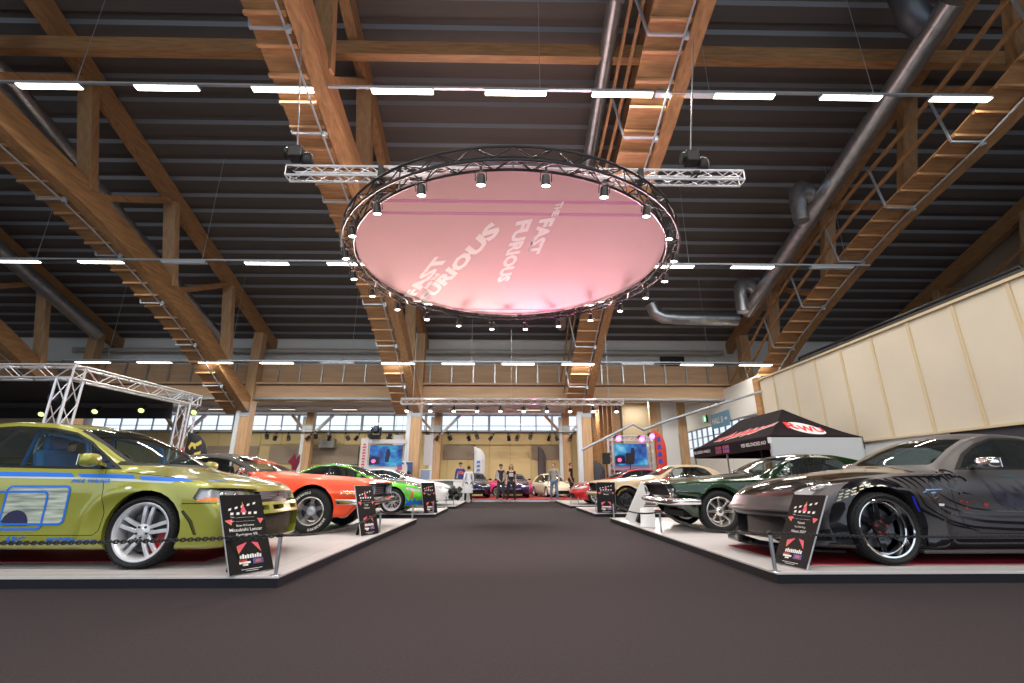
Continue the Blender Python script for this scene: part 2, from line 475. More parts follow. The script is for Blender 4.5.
    def arches(s, n=26):
        for wx in s.wx:
            Ra = s.sp['Ra']; zc = s.sp['R']+s.sp.get('arch_up', 0.)
            poly = [(wx+Ra*math.cos(2*PI*k/n), max(zc+Ra*math.sin(2*PI*k/n), .02)) for k in range(n)]
            poly = [p for p in poly if p[1] > .021]; lowest = [p for p in poly if p[1] < zc]
            if s.sp.get('square_arch'): pass
            s.cut('arch', poly, 'side', nmin=-.6, zmin=0)
        bm = s.bm
        for f in list(bm.faces):                       # keep only the outer side in the arch set
            if f[s.lay] == s.ids['arch'] and f.calc_center_median().y < .45*s.c['hw'](s.L/2): f[s.lay] = 0
        # flange
        s.flange('arch', Vector((0, -.05, 0)), 'arch_flange')
        dele = [f for f in bm.faces if f[s.lay] == s.ids['arch']]
        bmesh.ops.delete(bm, geom=dele, context='FACES')
    def flange(s, name, vec, newname, only_body=False):
        pid = s.pid(name); q = s.pid(newname); bm = s.bm
        es = [e for e in bm.edges if len(e.link_faces) == 2 and (e.link_faces[0][s.lay] == pid) != (e.link_faces[1][s.lay] == pid)]
        dup = {}
        fs = []
        for e in es:
            a, b = e.verts
            for v in (a, b):
                if v not in dup: dup[v] = bm.verts.new(v.co+vec)
            w0 = [bm.verts.new(v.co) for v in (a, b)]
            f = bm.faces.new((w0[0], w0[1], dup[b], dup[a])); f[s.lay] = q
        bm.normal_update()
    # ---- output
    def take(s, names, bm=None, lay=None, push=0., sink=None):
        bm = bm or s.bm; lay = lay or s.lay
        ids = {s.pid(n) for n in (names if isinstance(names, (list, tuple)) else [names])}
        fs = [f for f in bm.faces if f[lay] in ids]; m = {}; vs = []; out = []
        for f in fs:
            t = []
            for v in f.verts:
                if v not in m: m[v] = len(vs); vs.append((v.co.copy(), v.normal.copy()))
                t.append(m[v])
            out.append(tuple(t))
        return [(c+n*push+(Vector(sink) if sink else Vector())) for c, n in vs], out
    def emit(s, oname, names, m, side=0, push=0., sink=None, parent=None, smooth=True, auto=28, back=False, label=None):
        vs, fs = s.take(names, push=push, sink=sink)
        if not fs: return None
        if side <= 0:
            mv = [Vector((v.x, -v.y, v.z)) for v in vs]; mf = [tuple(reversed(f)) for f in fs]
            if side < 0: vs, fs = mv, mf
            else: n = len(vs); vs = vs+mv; fs = fs+[tuple(i+n for i in f) for f in mf]
        o = mesh(oname, vs, fs, m, parent or s.root, smooth)
        if side == 0:
            bm = bmesh.new(); bm.from_mesh(o.data); bmesh.ops.remove_doubles(bm, verts=bm.verts, dist=.0008); bm.to_mesh(o.data); bm.free()
        if smooth: o.data.set_sharp_from_angle(angle=R_(auto))
        if label: o['label'] = label
        return o
    def pair(s, oname, names, m, **k):
        return [s.emit(oname, names, m, side=q, **k) for q in (1, -1)]
    def bvh(s):
        if not hasattr(s, '_bvh'):
            bm = s.bm; vs = [v.co.copy() for v in bm.verts]; ix = {v: i for i, v in enumerate(bm.verts)}
            skip = {s.pid('arch_flange')} | {s.pid(n) for n in s.names if n.startswith('wall_')}
            fs = [tuple(ix[v] for v in f.verts) for f in bm.faces if f[s.lay] not in skip]; n = len(vs)
            vs += [Vector((v.x, -v.y, v.z)) for v in vs]; fs += [tuple(i+n for i in reversed(f)) for f in fs]
            s._bvh = BVHTree.FromPolygons(vs, fs)
        return s._bvh
    def wrap(s, name, vs, fs, m, side=-1, off=.003, ax='side', parent=None, sub=.06):
        """flat artwork given in (distance from nose, height) laid on the body side like vinyl"""
        bm = bmesh.new(); V = [bm.verts.new((v[0], v[1], 0)) for v in vs]
        for f in fs:
            try: bm.faces.new([V[i] for i in f])
            except ValueError: pass
        bmesh.ops.triangulate(bm, faces=bm.faces)
        for _ in range(4):
            es = [e for e in bm.edges if e.calc_length() > sub]
            if not es: break
            bmesh.ops.subdivide_edges(bm, edges=es, cuts=1); bmesh.ops.triangulate(bm, faces=bm.faces)
        t = s.bvh(); dead = []
        for v in bm.verts:
            if ax == 'side': o = Vector((s.xo-v.co.x, side*2.0, v.co.y)); d = Vector((0, -side, 0))
            elif ax == 'top': o = Vector((s.xo-v.co.x, v.co.y, 2.5)); d = Vector((0, 0, -1))
            else: o = Vector((s.xo+1.5, v.co.x, v.co.y)); d = Vector((-1, 0, 0))
            h, n, i, dist = t.ray_cast(o, d)
            if h is None: dead.append(v); continue
            v.co = h - d*off
        if dead: bmesh.ops.delete(bm, geom=dead, context='VERTS')
        me = bpy.data.meshes.new(name); bm.to_mesh(me); bm.free(); me.materials.append(m)
        o = bpy.data.objects.new(name, me); COL.objects.link(o); o.parent = parent or s.root
        bm = bmesh.new(); bm.from_mesh(me); bm.normal_update()
        want = Vector((0, side, 0)) if ax == 'side' else Vector((0, 0, 1)) if ax == 'top' else Vector((1, 0, 0))
        for f in bm.faces:
            if f.normal.dot(want) < 0: f.normal_flip()
        bm.to_mesh(me); bm.free()
        return o
    def wheels(s, w, track, copies=True, rear=None):
        R = s.sp['R']
        src = w
        for k, (wx, sd) in enumerate(((s.wx[0], 1), (s.wx[0], -1), (s.wx[1], 1), (s.wx[1], -1))):
            o = w if k == 0 else copy_tree(src, s.root)
            o.parent = s.root; o.location = (s.xo-wx, sd*track, R); o.rotation_euler = (0, 0, 0 if sd > 0 else PI)
    def liners(s):
        for wx in s.wx:
            for sd in (1, -1):
                b = MB(); Ra = s.sp['Ra']+.012; zc = s.sp['R']+s.sp.get('arch_up', 0.); n = 16; y0 = s.c['hw'](wx)-.045; y1 = y0-.36
                vs = []
                for y in (y0, y1):
                    for k in range(n+1):
                        t = PI*1.12*k/n-PI*.06; vs.append((s.xo-wx+Ra*math.cos(t), sd*y, zc+Ra*math.sin(t)))
                fs = [(k, k+1, n+2+k, n+1+k) for k in range(n)]+[tuple(range(n+1, 2*n+2))]
                b.add(vs, fs); b.build('wheel_arch_liner', LINER, s.root)
    def under(s):
        b = MB(); L = s.L; bt = s.sp['bot_min'] if 'bot_min' in s.sp else .2
        b.box((s.xo-L/2, 0, bt+.07), (L-.7, 1.0, .1)); 
        b.box((s.xo-(s.wx[0]+s.wx[1])/2, 0, bt+.05), (s.sp['wb']-2*s.sp['Ra']-.06, 2*s.c['hw'](L/2)*.88, .06))
        b.build('underbody', LINER, s.root)
        for wx in s.wx:
            a = MB(); a.tube([(s.xo-wx, -.75, s.sp['R']), (s.xo-wx, .75, s.sp['R'])], .035, 8); a.build('axle', BLACKM, s.root)
    def cabin(s, sd, x0, x1, xw, z0, zd, w, rear=True, seat=None):
        """seats, dashboard and steering wheel: xw windscreen base, x0 front seat, x1 rear seat, z0 cushion height, zd dash height, w half width"""
        b = MB(); b.box((s.xo-(xw+x1+.4)/2, 0, z0-.28), (x1+.5-xw, w*1.8, .05)); b.build('cabin_floor', INT, s.root)
        b = MB(); b.box((s.xo-xw-.20, 0, zd-.09), (.42, w*1.72, .17), bev=.04); b.build('dashboard', INT, s.root)
        for q in (1, -1):
            b = MB(); y = q*w*.48
            b.box((s.xo-x0, y, z0-.08), (.50, .48, .18), bev=.06)
            b.box((s.xo-x0-.30, y, z0+.27), (.14, .46, .62), (0, R_(-14), 0), bev=.06)
            st = b.build('seat', seat or SEATM, s.root)
            b = MB(); b.box((s.xo-x0-.40, y, z0+.64), (.09, .25, .17), (0, R_(-10), 0), bev=.035); b.build('headrest', seat or SEATM, st)
        if rear:
            b = MB(); b.box((s.xo-x1, 0, z0-.06), (.45, w*1.7, .18), bev=.06); b.box((s.xo-x1-.28, 0, z0+.2), (.14, w*1.7, .5), (0, R_(-16), 0), bev=.05); b.build('rear_bench', SEATM, s.root)
        b = MB(); N = 24; M = Matrix.Translation((s.xo-xw-.50, sd*w*.48, zd+.0)) @ Matrix.Rotation(R_(-64), 4, 'Y')
        b.tube([M @ Vector((.18*math.cos(2*PI*k/N), .18*math.sin(2*PI*k/N), 0)) for k in range(N)], .014, 8, closed=True)
        for a in (90, 210, 330): b.bar(M @ Vector((0, 0, -.02)), M @ Vector((.175*math.cos(R_(a)), .175*math.sin(R_(a)), 0)), .03, .012)
        b.tube([M @ Vector((0, 0, 0)), M @ Vector((0, 0, -.25))], .03, 8)
        b.build('steering_wheel', BLACK, s.root)
    def mirror(s, x, z, y, size, m, both=True, glass=CHROME, round_=False):
        for q in (1, -1):
            b = MB(); l, w, h = size
            bm = bmesh.new(); bmesh.ops.create_uvsphere(bm, u_segments=16, v_segments=10, radius=1)
            vs = []
            for v in bm.verts:
                c = v.co; k = lambda t, e: math.copysign(abs(t)**e, t)
                xx = k(c.x, .75); 
                if xx < 0: xx *= .45
                vs.append(Vector((s.xo-x+xx*l/2, q*(y+w/2+.02+k(c.y, .7)*w/2), z+k(c.z, .7)*h/2*(1-.12*c.x))))
            bm.verts.index_update(); fs = [tuple(v.index for v in f.verts) for f in bm.faces]; bm.free()
            b.add(vs, fs, True); b.bar((s.xo-x+.01, q*(y-.06), z-h*.35), (s.xo-x+.02, q*(y+.06), z-h*.2), .05, .03)
            o = b.build('wing_mirror', m, s.root, auto=50)
            b = MB(); b.box((s.xo-x-l*.232, q*(y+w/2+.02), z), (.006, w*.84, h*.78)); b.build('mirror_glass', glass, o)
    def handle(s, x, z, m, l=.17, flush=False):
        t = s.bvh()
        for q in (1, -1):
            h = t.ray_cast(Vector((s.xo-x, q*2, z)), Vector((0, -q, 0)))[0]
            if not h: continue
            b = MB(); y = h.y
            b.tube([(s.xo-x+l/2, y, z), (s.xo-x+l*.36, y+q*.028, z), (s.xo-x-l*.36, y+q*.028, z), (s.xo-x-l/2, y, z)], [.008, .012, .012, .008], 8)
            b.build('door_handle', m, s.root)
# ------------------------------------------------------------------ car builds
def lamp_set(c, pid='headlamp', depth=-.06, lens=LAMPC, house=SILVER, cover=True):
    for q in (1, -1):
        h = c.emit(pid, [pid], house, q, push=depth)
        if cover: c.emit('lens', [pid], lens, q, push=.002, parent=h)

def sedan_lime():
    CLUS = mat('headlamp_bright', (.62, .63, .66), .18, .35)
    LIME = paint('lime_green_pearl', (.31, .32, .045), .30, .2)
    BLUE = mat('blue_vinyl', (.012, .16, .72), .35)
    PALE = mat('pale_vinyl', (.50, .55, .52), .35)
    sp = dict(L=4.46, foh=1.01, wb=2.625, R=.33, Ra=.375, step=.045, sub=4, round=.05, bot_min=.19, flare=(.022, .05), arch_up=.01,
        top=[(0, .70), (.1, .755), (.3, .80), (.7, .87), (1.13, .955), (1.4, 1.09), (1.75, 1.26), (2.05, 1.375), (2.4, 1.435), (2.8, 1.45), (3.1, 1.425), (3.35, 1.35), (3.65, 1.19), (3.9, 1.07), (4.1, 1.05), (4.46, 1.02)],
        sh=[(0, .685), (.15, .73), (.5, .80), (.9, .86), (1.3, .895), (2, .915), (3, .955), (3.9, .985), (4.46, .95)],
        bot=[(0, .18), (.35, .165), (.6, .165), (1.2, .165), (3.3, .17), (3.9, .24), (4.46, .30)],
        hw=[(0, .80), (.12, .835), (.4, .865), (.9, .885), (1.4, .868), (2.6, .872), (3.5, .885), (4.1, .86), (4.46, .80)],
        rw=[(0, .62), (.7, .66), (1.13, .70), (1.4, .70), (2.05, .585), (2.8, .575), (3.35, .565), (3.9, .64), (4.46, .64)],
        crown=[(0, .02), (.7, .03), (1.13, .03), (1.5, .06), (2.2, .05), (3.2, .05), (3.9, .03)],
        bow=[(0, .30), (.55, .05), (.9, .10), (1.2, .20), (2.0, .16), (2.5, 0), (3.2, -.05), (3.9, -.05), (4.46, -.20)],
        nose=[(.18, .03), (.30, .0), (.45, .0), (.55, .03), (.62, .08), (.72, .12)], tail=[(.3, .05), (.5, 0), (.8, .02), (1., .06)],
        prof=[(.90, 0), (.975, .06), (.985, .30), (.992, .55), (1., .74), (.985, .88), (.945, 1.)])
    c = Car('sedan_car', sp, 'lime green rally sedan with blue stripes and silver split-spoke wheels on the left platform', (-3.39-.0+.0, 0, 0), 0)
    # glass
    wf = [(1.46, .935), (1.62, 1.035), (1.86, 1.175), (2.10, 1.28), (2.35, 1.328), (2.66, 1.345), (2.70, 1.20), (2.74, .955)]
    wr = [(2.80, .958), (2.76, 1.20), (2.73, 1.345), (3.05, 1.325), (3.28, 1.25), (3.50, 1.12), (3.53, .99)]
    surround = [(1.38, .912), (1.60, 1.045), (1.86, 1.198), (2.10, 1.304), (2.35, 1.352), (2.72, 1.369), (3.08, 1.349), (3.33, 1.265), (3.56, 1.12), (3.60, .968), (2.74, .935), (2.0, .918)]
    c.cut('window_surround', surround, 'side', nmin=.3, zmin=.9)
    c.cut('front_window', wf, 'side', nmin=.3, zmin=.9); c.cut('rear_window', wr, 'side', nmin=.3, zmin=.9)
    c.cut('windscreen_band', [(-1, .955), (1, .955), (.70, 1.0), (.575, 1.37), (0, 1.385), (-.575, 1.37), (-.70, 1.0)], 'front', nmin=.25, srange=(1.05, 2.3))
    c.cut('windscreen', [(-1, .985), (.655, .985), (.655, 1.0), (.54, 1.345), (0, 1.36), (-1, 1.36)], 'front', nmin=.25, srange=(1.05, 2.3), only=['windscreen_band'])
    c.cut('back_glass', [(-1, 1.10), (.60, 1.10), (.50, 1.37), (-1, 1.37)], 'front', nmin=.2, srange=(3.1, 4.0), sign=-1)
    # lamps, grille, intakes
    c.cut('headlamp', [(.40, .600), (.985, .603), (1.02, .64), (.985, .735), (.82, .735), (.60, .728), (.42, .712)], 'corner', nmin=.2)
    c.cut('grille', [(-.1, .585), (.46, .585), (.52, .69), (-.1, .70)], 'front', nmin=.3, srange=(-.1, .4))
    c.cut('bumper_slot', [(.08, .505), (.28, .505), (.28, .553), (.08, .553)], 'front', nmin=.3, srange=(-.1, .4))
    c.cut('bumper_slot', [(.34, .505), (.54, .505), (.54, .553), (.34, .553)], 'front', nmin=.3, srange=(-.1, .4))
    c.cut('lower_intake', [(-.1, .235), (.50, .235), (.58, .29), (.55, .465), (-.1, .475)], 'front', nmin=.3, srange=(-.1, .5))
    c.cut('bumper_duct', [(.64, .53), (.54, .43), (.48, .30), (.51, .30), (.57, .41), (.66, .515)], 'side', nmin=.2)
    c.cut('tail_lamp', [(4.2, .74), (4.6, .74), (4.6, .93), (4.25, .93)], 'side', nmin=.2)
    c.cut('tail_lamp', [(.45, .74), (.95, .74), (.95, .93), (.45, .93)], 'front', nmin=.2, sign=-1, srange=(4, 5))
    # shut lines
    c.line('shut_line', [(1.52, .905), (1.46, .72), (1.40, .50), (1.42, .34), (1.47, .30), (2.72, .30), (2.80, .38), (2.79, .93)])
    c.line('shut_line', [(2.80, .38), (2.84, .30), (3.10, .31), (3.22, .45), (3.45, .64), (3.58, .95)])
    c.line('shut_line', [(0, .592), (.30, .590), (.66, .588)], w=.008)
    c.line('shut_line', [(.50, .80), (.9, .845), (1.3, .885)], w=.006)
    c.arches()
    c.flange('grille', Vector((-.09, 0, 0)), 'wall_grille'); c.flange('bumper_slot', Vector((-.07, 0, 0)), 'wall_grille'); c.flange('lower_intake', Vector((-.12, 0, 0)), 'wall_grille')
    c.flange('headlamp', Vector((-.05, -.02, 0)), 'wall_lamp')
    c.emit('body', ['body', 'arch_flange'], LIME, label='lime green pearl bodywork')
    c.emit('window_surround', ['window_surround', 'windscreen_band'], BLACK)
    c.pair('front_window', 'front_window', GLASS); c.pair('rear_window', 'rear_window', GLASSD)
    c.emit('windscreen', 'windscreen', GLASS); c.emit('back_glass', 'back_glass', GLASSD)
    c.pair('shut_line', 'shut_line', DARK, push=-.004); c.emit('intake_walls', ['wall_grille'], LIME); c.pair('lamp_walls', ['wall_lamp'], LIME)
    g = c.emit('grille', 'grille', BLACK, sink=(-.07, 0, 0)); c.emit('bumper_slot', 'bumper_slot', DARK, sink=(-.06, 0, 0))
    c.emit('lower_intake', 'lower_intake', mat('intake_mesh_green', (.045, .04, .025), .6, spec=.15, noise=.5, nscale=60), sink=(-.09, 0, 0)); c.pair('bumper_duct', 'bumper_duct', mat('duct_dark_green', (.06, .06, .01), .5), push=-.012)
    b = MB()
    for k in range(4): b.box((c.xo-.16, 0, .622+.02*k), (.012, .78, .006))
    for k in range(-9, 10): b.box((c.xo-.165, k*.041, .652), (.008, .006, .09))
    b.build('grille_bars', STEEL, c.root)
    b = MB()
    for k in range(3):                                   # three-diamond badge
        a = R_(90+120*k); p = Vector((math.cos(a), math.sin(a))); q = Vector((-p.y, p.x)); rad = .028
        pts = [(0, 0), p*rad*.55+q*rad*.32, p*rad*1.1, p*rad*.55-q*rad*.32]
        b.prism([(x[0], x[1]+.655) for x in pts], c.xo-.150, c.xo-.140, 'yz')
    b.build('badge', CHROME, c.root)
    lamp_set(c, house=CLUS, depth=-.045)
    t = c.bvh()
    for q in (1, -1):
        for (y, z, rr) in ((.60, .655, .045), (.71, .665, .05)):
            h = t.ray_cast(Vector((c.xo+1, q*y, z)), Vector((-1, 0, 0)))[0]
            if h: b = MB(); b.sphere((h.x-.06, q*y, z), rr*.75, 14, 8); b.build('headlamp_projector', CHROME, c.root)
    for q in (1, -1):
        c.wrap('indicator_lens', [(.20, .604), (.52, .606), (.54, .62), (.44, .645), (.22, .625)], [(0, 1, 2, 3, 4)], AMBER, q, .004)
        c.wrap('side_repeater', [(1.20+.035*math.cos(k*PI/6), .735+.014*math.sin(k*PI/6)) for k in range(12)], [tuple(range(12))], mat('repeater_lens', (.8, .8, .8), .2), q, .004)
    c.pair('tail_lamp', 'tail_lamp', REDL)
    c.mirror(1.58, 1.00, .86, (.16, .20, .13), LIME); c.handle(2.62, .83, LIME)
    # vinyl
    for q in (1, -1):
        c.wrap('blue_stripe', [(0.44, .80), (0.72, .826), (1.00, .845), (1.16, .845), (1.10, .81), (0.78, .795)], [tuple(range(6))], BLUE, q)
        c.wrap('blue_stripe', [(1.22, .862), (1.78, .872), (1.72, .838), (1.18, .822)], [tuple(range(4))], BLUE, q)
        c.wrap('blue_stripe', [(1.84, .878), (2.78, .895), (2.72, .850), (1.79, .840)], [tuple(range(4))], BLUE, q)
        c.wrap('blue_stripe', [(2.84, .898), (4.02, .915), (3.92, .870), (2.79, .853)], [tuple(range(4))], BLUE, q)
        c.wrap('pale_stripe', [(0.78, .793), (1.10, .807), (1.18, .819), (1.72, .835), (1.79, .837), (2.72, .847), (2.72, .832), (1.72, .815), (1.12, .79), (0.82, .775)], [tuple(range(10))], PALE, q)
        # overlapping square graphic
        def sq(x0, x1, z0, z1, r=.045, n=5):
            P = []
            for cx, cz, a in ((x1-r, z1-r, 0), (x0+r, z1-r, 90), (x0+r, z0+r, 180), (x1-r, z0+r, 270)):
                for k in range(n+1): t = R_(a+90*k/n); P.append((cx+r*math.cos(t), cz+r*math.sin(t)))
            return P
        P1 = sq(1.78, 2.38, .40, .75); P2 = sq(1.98, 2.85, .355, .70)
        g1 = c.wrap('photo_graphic', P1, [tuple(range(len(P1)))], None or mat('window_graphic', (.42, .47, .40), .35, noise=.55, nscale=4.5, stretch=(.7, 1, 9)), q, .003)
        for P, o in ((P1, .006), (P2, .007)):
            v, f = strokes2d([P+[P[0], P[1]]], .020); c.wrap('graphic_outline', v, f, BLUE, q, o)
        c.wrap('graphic_arch', [(2.24+.13*math.cos(PI*k/10), .40+.13*math.sin(PI*k/10)) for k in range(11)]+[(2.11, .385), (2.37, .385)][::-1], [tuple(range(13))], mat('navy_vinyl', (.02, .02, .07), .4), q, .005)
        def word(txt, x, z, w, h, m, sh=.3, bold=.01):
            v, f = fit_text(txt, w, h, sh, bold)
            c.wrap('lettering', [(x-a*q*-1 if q > 0 else x-a, z+b) if False else ((x-a) if q < 0 else (x-w+a), z+b) for a, b in v], f, m, q, .004)
        word('PAUL WALKER', 1.80, .785, .38, .034, BLUE, .3, .03); word('ARC', 2.30, .222, .20, .070, BLUE, .2, .03); word('MODERN', 1.90, .228, .30, .052, BLUE, .3, .03); word('image', 1.58, .232, .16, .04, BLUE)
    w = make_wheel(.33, .245, .262, 'split5', spoke_m=SILVER, caliper=215, lip=.016, ns=95)
    c.wheels(w, .765); c.liners(); c.under()
    c.cabin(-1, 2.15, 3.05, 1.35, .56, .92, .68, seat=mat('blue_bucket_seat', (.02, .13, .38), .7))
    for q in (1, -1):
        b = MB(); b.tube([(c.xo-1.75, q*.60, .45), (c.xo-2.0, q*.55, 1.20), (c.xo-2.6, q*.50, 1.33), (c.xo-2.75, q*.52, .5)], .022, 8); b.build('roll_cage', mat('blue_roll_cage', (.02, .16, .5), .4) if q > 0 else bpy.data.materials['blue_roll_cage'], c.root)
    return c.root
def coupe_grey():
    GREY = mat('satin_gunmetal', (.088, .081, .085), .38, .55)
    GLOSS = mat('gloss_black_bronze', (.028, .020, .015), .12, .2, coat=1.)  # brown of the reflected timber roof put into the black base colour
    GBLK = mat('gloss_black_vinyl', (.006, .006, .009), .12, 0, coat=.6)
    PURP = mat('violet_city_graphic', (.035, .033, .055), .35, noise=.6, nscale=9)
    TEALV = mat('teal_graphic', (.03, .08, .09), .3); REDV = mat('red_graphic', (.45, .02, .02), .35); BLUEV = mat('pale_blue_graphic', (.20, .38, .75), .3)
    sp = dict(L=4.45, foh=.99, wb=2.65, R=.345, Ra=.388, step=.045, sub=4, round=.045, bot_min=.13, flare=(.055, .075), arch_up=.02,
        top=[(0, .645), (.08, .70), (.3, .775), (.7, .865), (1.2, .935), (1.58, .97), (1.85, 1.09), (2.15, 1.225), (2.45, 1.325), (2.75, 1.365), (3.1, 1.345), (3.45, 1.255), (3.85, 1.11), (4.15, .995), (4.45, .93)],
        sh=[(0, .615), (.15, .665), (.45, .745), (.95, .83), (1.5, .875), (2.1, .895), (2.9, .91), (3.5, .955), (4.1, .93), (4.45, .84)],
        bot=[(0, .16), (.4, .15), (.7, .15), (1.3, .14), (3.3, .15), (3.8, .2), (4.45, .28)],
        hw=[(0, .80), (.1, .85), (.4, .895), (.95, .915), (1.5, .885), (2.4, .885), (3.2, .915), (3.6, .93), (4.1, .90), (4.45, .82)],
        rw=[(0, .62), (.5, .66), (1.2, .70), (1.5, .72), (1.8, .685), (2.3, .60), (2.8, .565), (3.35, .54), (3.8, .56), (4.45, .60)],
        crown=[(0, .02), (.6, .05), (1.2, .06), (1.6, .07), (2.3, .06), (3.2, .06), (3.9, .04)],
        bow=[(0, .36), (.55, .08), (1.0, .12), (1.5, .22), (2.2, .15), (2.6, 0), (3.4, -.08), (4.45, -.24)],
        nose=[(.12, -.03), (.16, -.02), (.22, .03), (.42, .04), (.455, .02), (.485, -.055), (.505, -.05), (.53, -.015), (.60, .03), (.70, .09)], tail=[(.3, .06), (.5, 0), (.8, .03)],
        prof=[(.93, 0), (.97, .06), (.985, .30), (.985, .55), (1., .74), (.985, .88), (.94, 1.)])
    c = Car('sports_coupe', sp, 'dark grey sports coupe with black swirl graphics and deep chrome-lipped wheels', (0, 0, 0), PI)
    win = [(2.04, .938), (2.22, 1.075), (2.42, 1.18), (2.66, 1.25), (3.0, 1.25), (3.28, 1.18), (3.48, 1.04), (3.44, .958), (2.7, .938)]
    sur = [(1.96, .918), (2.20, 1.095), (2.42, 1.205), (2.66, 1.272), (3.0, 1.272), (3.30, 1.20), (3.54, 1.045), (3.49, .938), (2.7, .917)]
    c.cut('window_surround', sur, 'side', nmin=.25, zmin=.88); c.cut('side_window', win, 'side', nmin=.25, zmin=.9)
    c.cut('windscreen', [(-1, .99), (.64, .975), (.655, 1.0), (.60, 1.12), (.53, 1.265), (0, 1.305), (-1, 1.305)], 'front', nmin=.2, srange=(1.4, 2.75))
    c.cut('back_glass', [(-1, 1.05), (.50, 1.05), (.46, 1.24), (-1, 1.24)], 'front', nmin=.2, srange=(3.1, 4.2), sign=-1)
    # bonnet as a gloss panel with its leading edge
    c.cut('bonnet', [(.115, -1), (.115, .30), (.30, .56), (.62, .64), (1.1, .69), (1.62, .70), (1.62, -1)], 'top', nmin=.35)
    c.cut('bonnet', [(-1, .665), (.52, .635), (.62, .66), (.62, 1.0), (-1, 1.0)], 'front', nmin=.2, srange=(0.02, 1.4))
    for nme in ('windscreen',):
        c.cut(nme, [(-1, .99), (.64, .975), (.655, 1.0), (.60, 1.12), (.53, 1.265), (0, 1.305), (-1, 1.305)], 'front', nmin=.2, srange=(1.4, 2.75))
    c.cut('headlamp', [(.30, .56), (.27, .66), (.36, .755), (.58, .825), (.88, .85), (1.04, .815), (.84, .72), (.54, .625)], 'top', nmin=.2)
    c.cut('lower_intake', [(-1, .205), (.44, .205), (.56, .25), (.60, .36), (.52, .425), (-1, .425)], 'front', nmin=.3, srange=(-.1, .6))
    c.cut('corner_vent', [(.66, .20), (.86, .22), (.86, .33), (.72, .30)], 'front', nmin=.15, srange=(0, .8))
    # gloss black fender top and flares
    n = 16
    ring = [(.95+.50*math.cos(PI*k/n), .36+.47*math.sin(PI*k/n)) for k in range(n+1)]+[(.50, .17), (1.40, .17)]
    c.cut('gloss_fender', ring, 'side', nmin=.0, only=['body'])
    ring2 = [(3.60+.47*math.cos(PI*k/n), .36+.45*math.sin(PI*k/n)) for k in range(n+1)]+[(3.15, .16), (4.05, .2)]
    c.cut('gloss_rear_fender', ring2, 'side', nmin=.0, only=['body'])
    c.cut('sill_skirt', [(1.30, .10), (1.36, .235), (3.20, .235), (3.2, .10)], 'side', nmin=-.5, only=['body'])
    c.cut('tail_lamp', [(4.1, .72), (4.6, .70), (4.6, .86), (4.2, .88)], 'side', nmin=.2, only=['body'])
    c.line('shut_line', [(1.78, .91), (1.80, .60), (1.86, .36), (2.0, .29), (3.02, .28), (3.16, .42), (3.20, .65), (3.30, .92)])
    c.arches()
    c.flange('lower_intake', Vector((-.16, 0, 0)), 'wall_intake'); c.flange('headlamp', Vector((-.03, 0, -.03)), 'wall_lamp')
    c.emit('body', ['body', 'arch_flange'], GREY, label='satin gunmetal bodywork'); c.emit('bonnet', 'bonnet', GLOSS, label='glossy dark bonnet')
    c.pair('gloss_fender', 'gloss_fender', GBLK); c.pair('gloss_rear_fender', 'gloss_rear_fender', GBLK); c.pair('sill_skirt', 'sill_skirt', GBLK, push=.012)
    c.pair('window_surround', 'window_surround', BLACK); c.pair('side_window', 'side_window', GLASSD); c.emit('windscreen', 'windscreen', GLASS); c.emit('back_glass', 'back_glass', GLASSD)
    c.pair('shut_line', 'shut_line', DARK, push=-.004); c.emit('intake_walls', 'wall_intake', GREY); c.pair('lamp_walls', 'wall_lamp', BLACK)
    c.emit('lower_intake', 'lower_intake', mat('intake_black_mesh', (.012, .012, .012), .6, noise=.9, nscale=70), sink=(-.14, 0, 0)); c.pair('corner_vent', 'corner_vent', DARK, push=-.01)
    c.pair('tail_lamp', 'tail_lamp', REDL)
    lamp_set(c, depth=-.03, house=mat('headlamp_bright_coupe', (.70, .70, .72), .18, .3))
    t = c.bvh()
    for q in (1, -1):
        for s_, y in ((.46, .70), (.60, .735)):
            h = t.ray_cast(Vector((c.xo-s_, q*y, 2)), Vector((0, 0, -1)))[0]
            if h: b = MB(); b.sphere((h.x-.01, q*y, h.z-.035), .045, 14, 8); b.build('headlamp_projector', CHROME, c.root)
        c.wrap('indicator_lens', [(.70, .785), (.84, .825), (.85, .80), (.74, .745)], [(0, 1, 2, 3)], AMBER, 1, .004) if False else None
    b = MB(); b.prism([(c.xo+.10-e, y) for e, y in ((.0, 0), (.04, .35), (.16, .62), (.42, .86), (.62, .93))]+[(c.xo+.10-e-.25, y) for e, y in ((.30, .88), (.1, .6), (.0, 0))], .115, .135, 'xy')
    b2 = MB(); b2.v = b.v+[(x, -y, z) for x, y, z in b.v]; b2.f = b.f+[tuple(i+len(b.v) for i in reversed(f)) for f in b.f]; b2.sm = b.sm*2
    b2.build('front_splitter', GBLK, c.root)
    for q in (1, -1):
        b = MB(); b.bar((c.xo-.42, q*.86, .20), (c.xo-.66, q*.955, .20), .10, .012); b.bar((c.xo-.40, q*.86, .27), (c.xo-.60, q*.94, .285), .08, .012); b.build('canard', GBLK, c.root)
        b = MB(); b.box((c.xo-2.3, q*.90, .125), (2.0, .10, .03), bev=.01); b.build('side_skirt_blade', GREY, c.root)
    # badge on the nose
    h = t.ray_cast(Vector((c.xo+1, 0, .585)), Vector((-1, 0, 0)))[0]
    b = MB(); N = 20; b.tube([(h.x+.004, .036*math.cos(2*PI*k/N), .585+.036*math.sin(2*PI*k/N)) for k in range(N)], .0045, 6, closed=True)
    b.box((h.x+.004, 0, .585), (.006, .088, .014)); b.build('nose_badge', CHROME, c.root)
    c.mirror(2.16, .985, .86, (.16, .23, .12), CHROME); c.handle(3.05, .80, CHROME, .12)
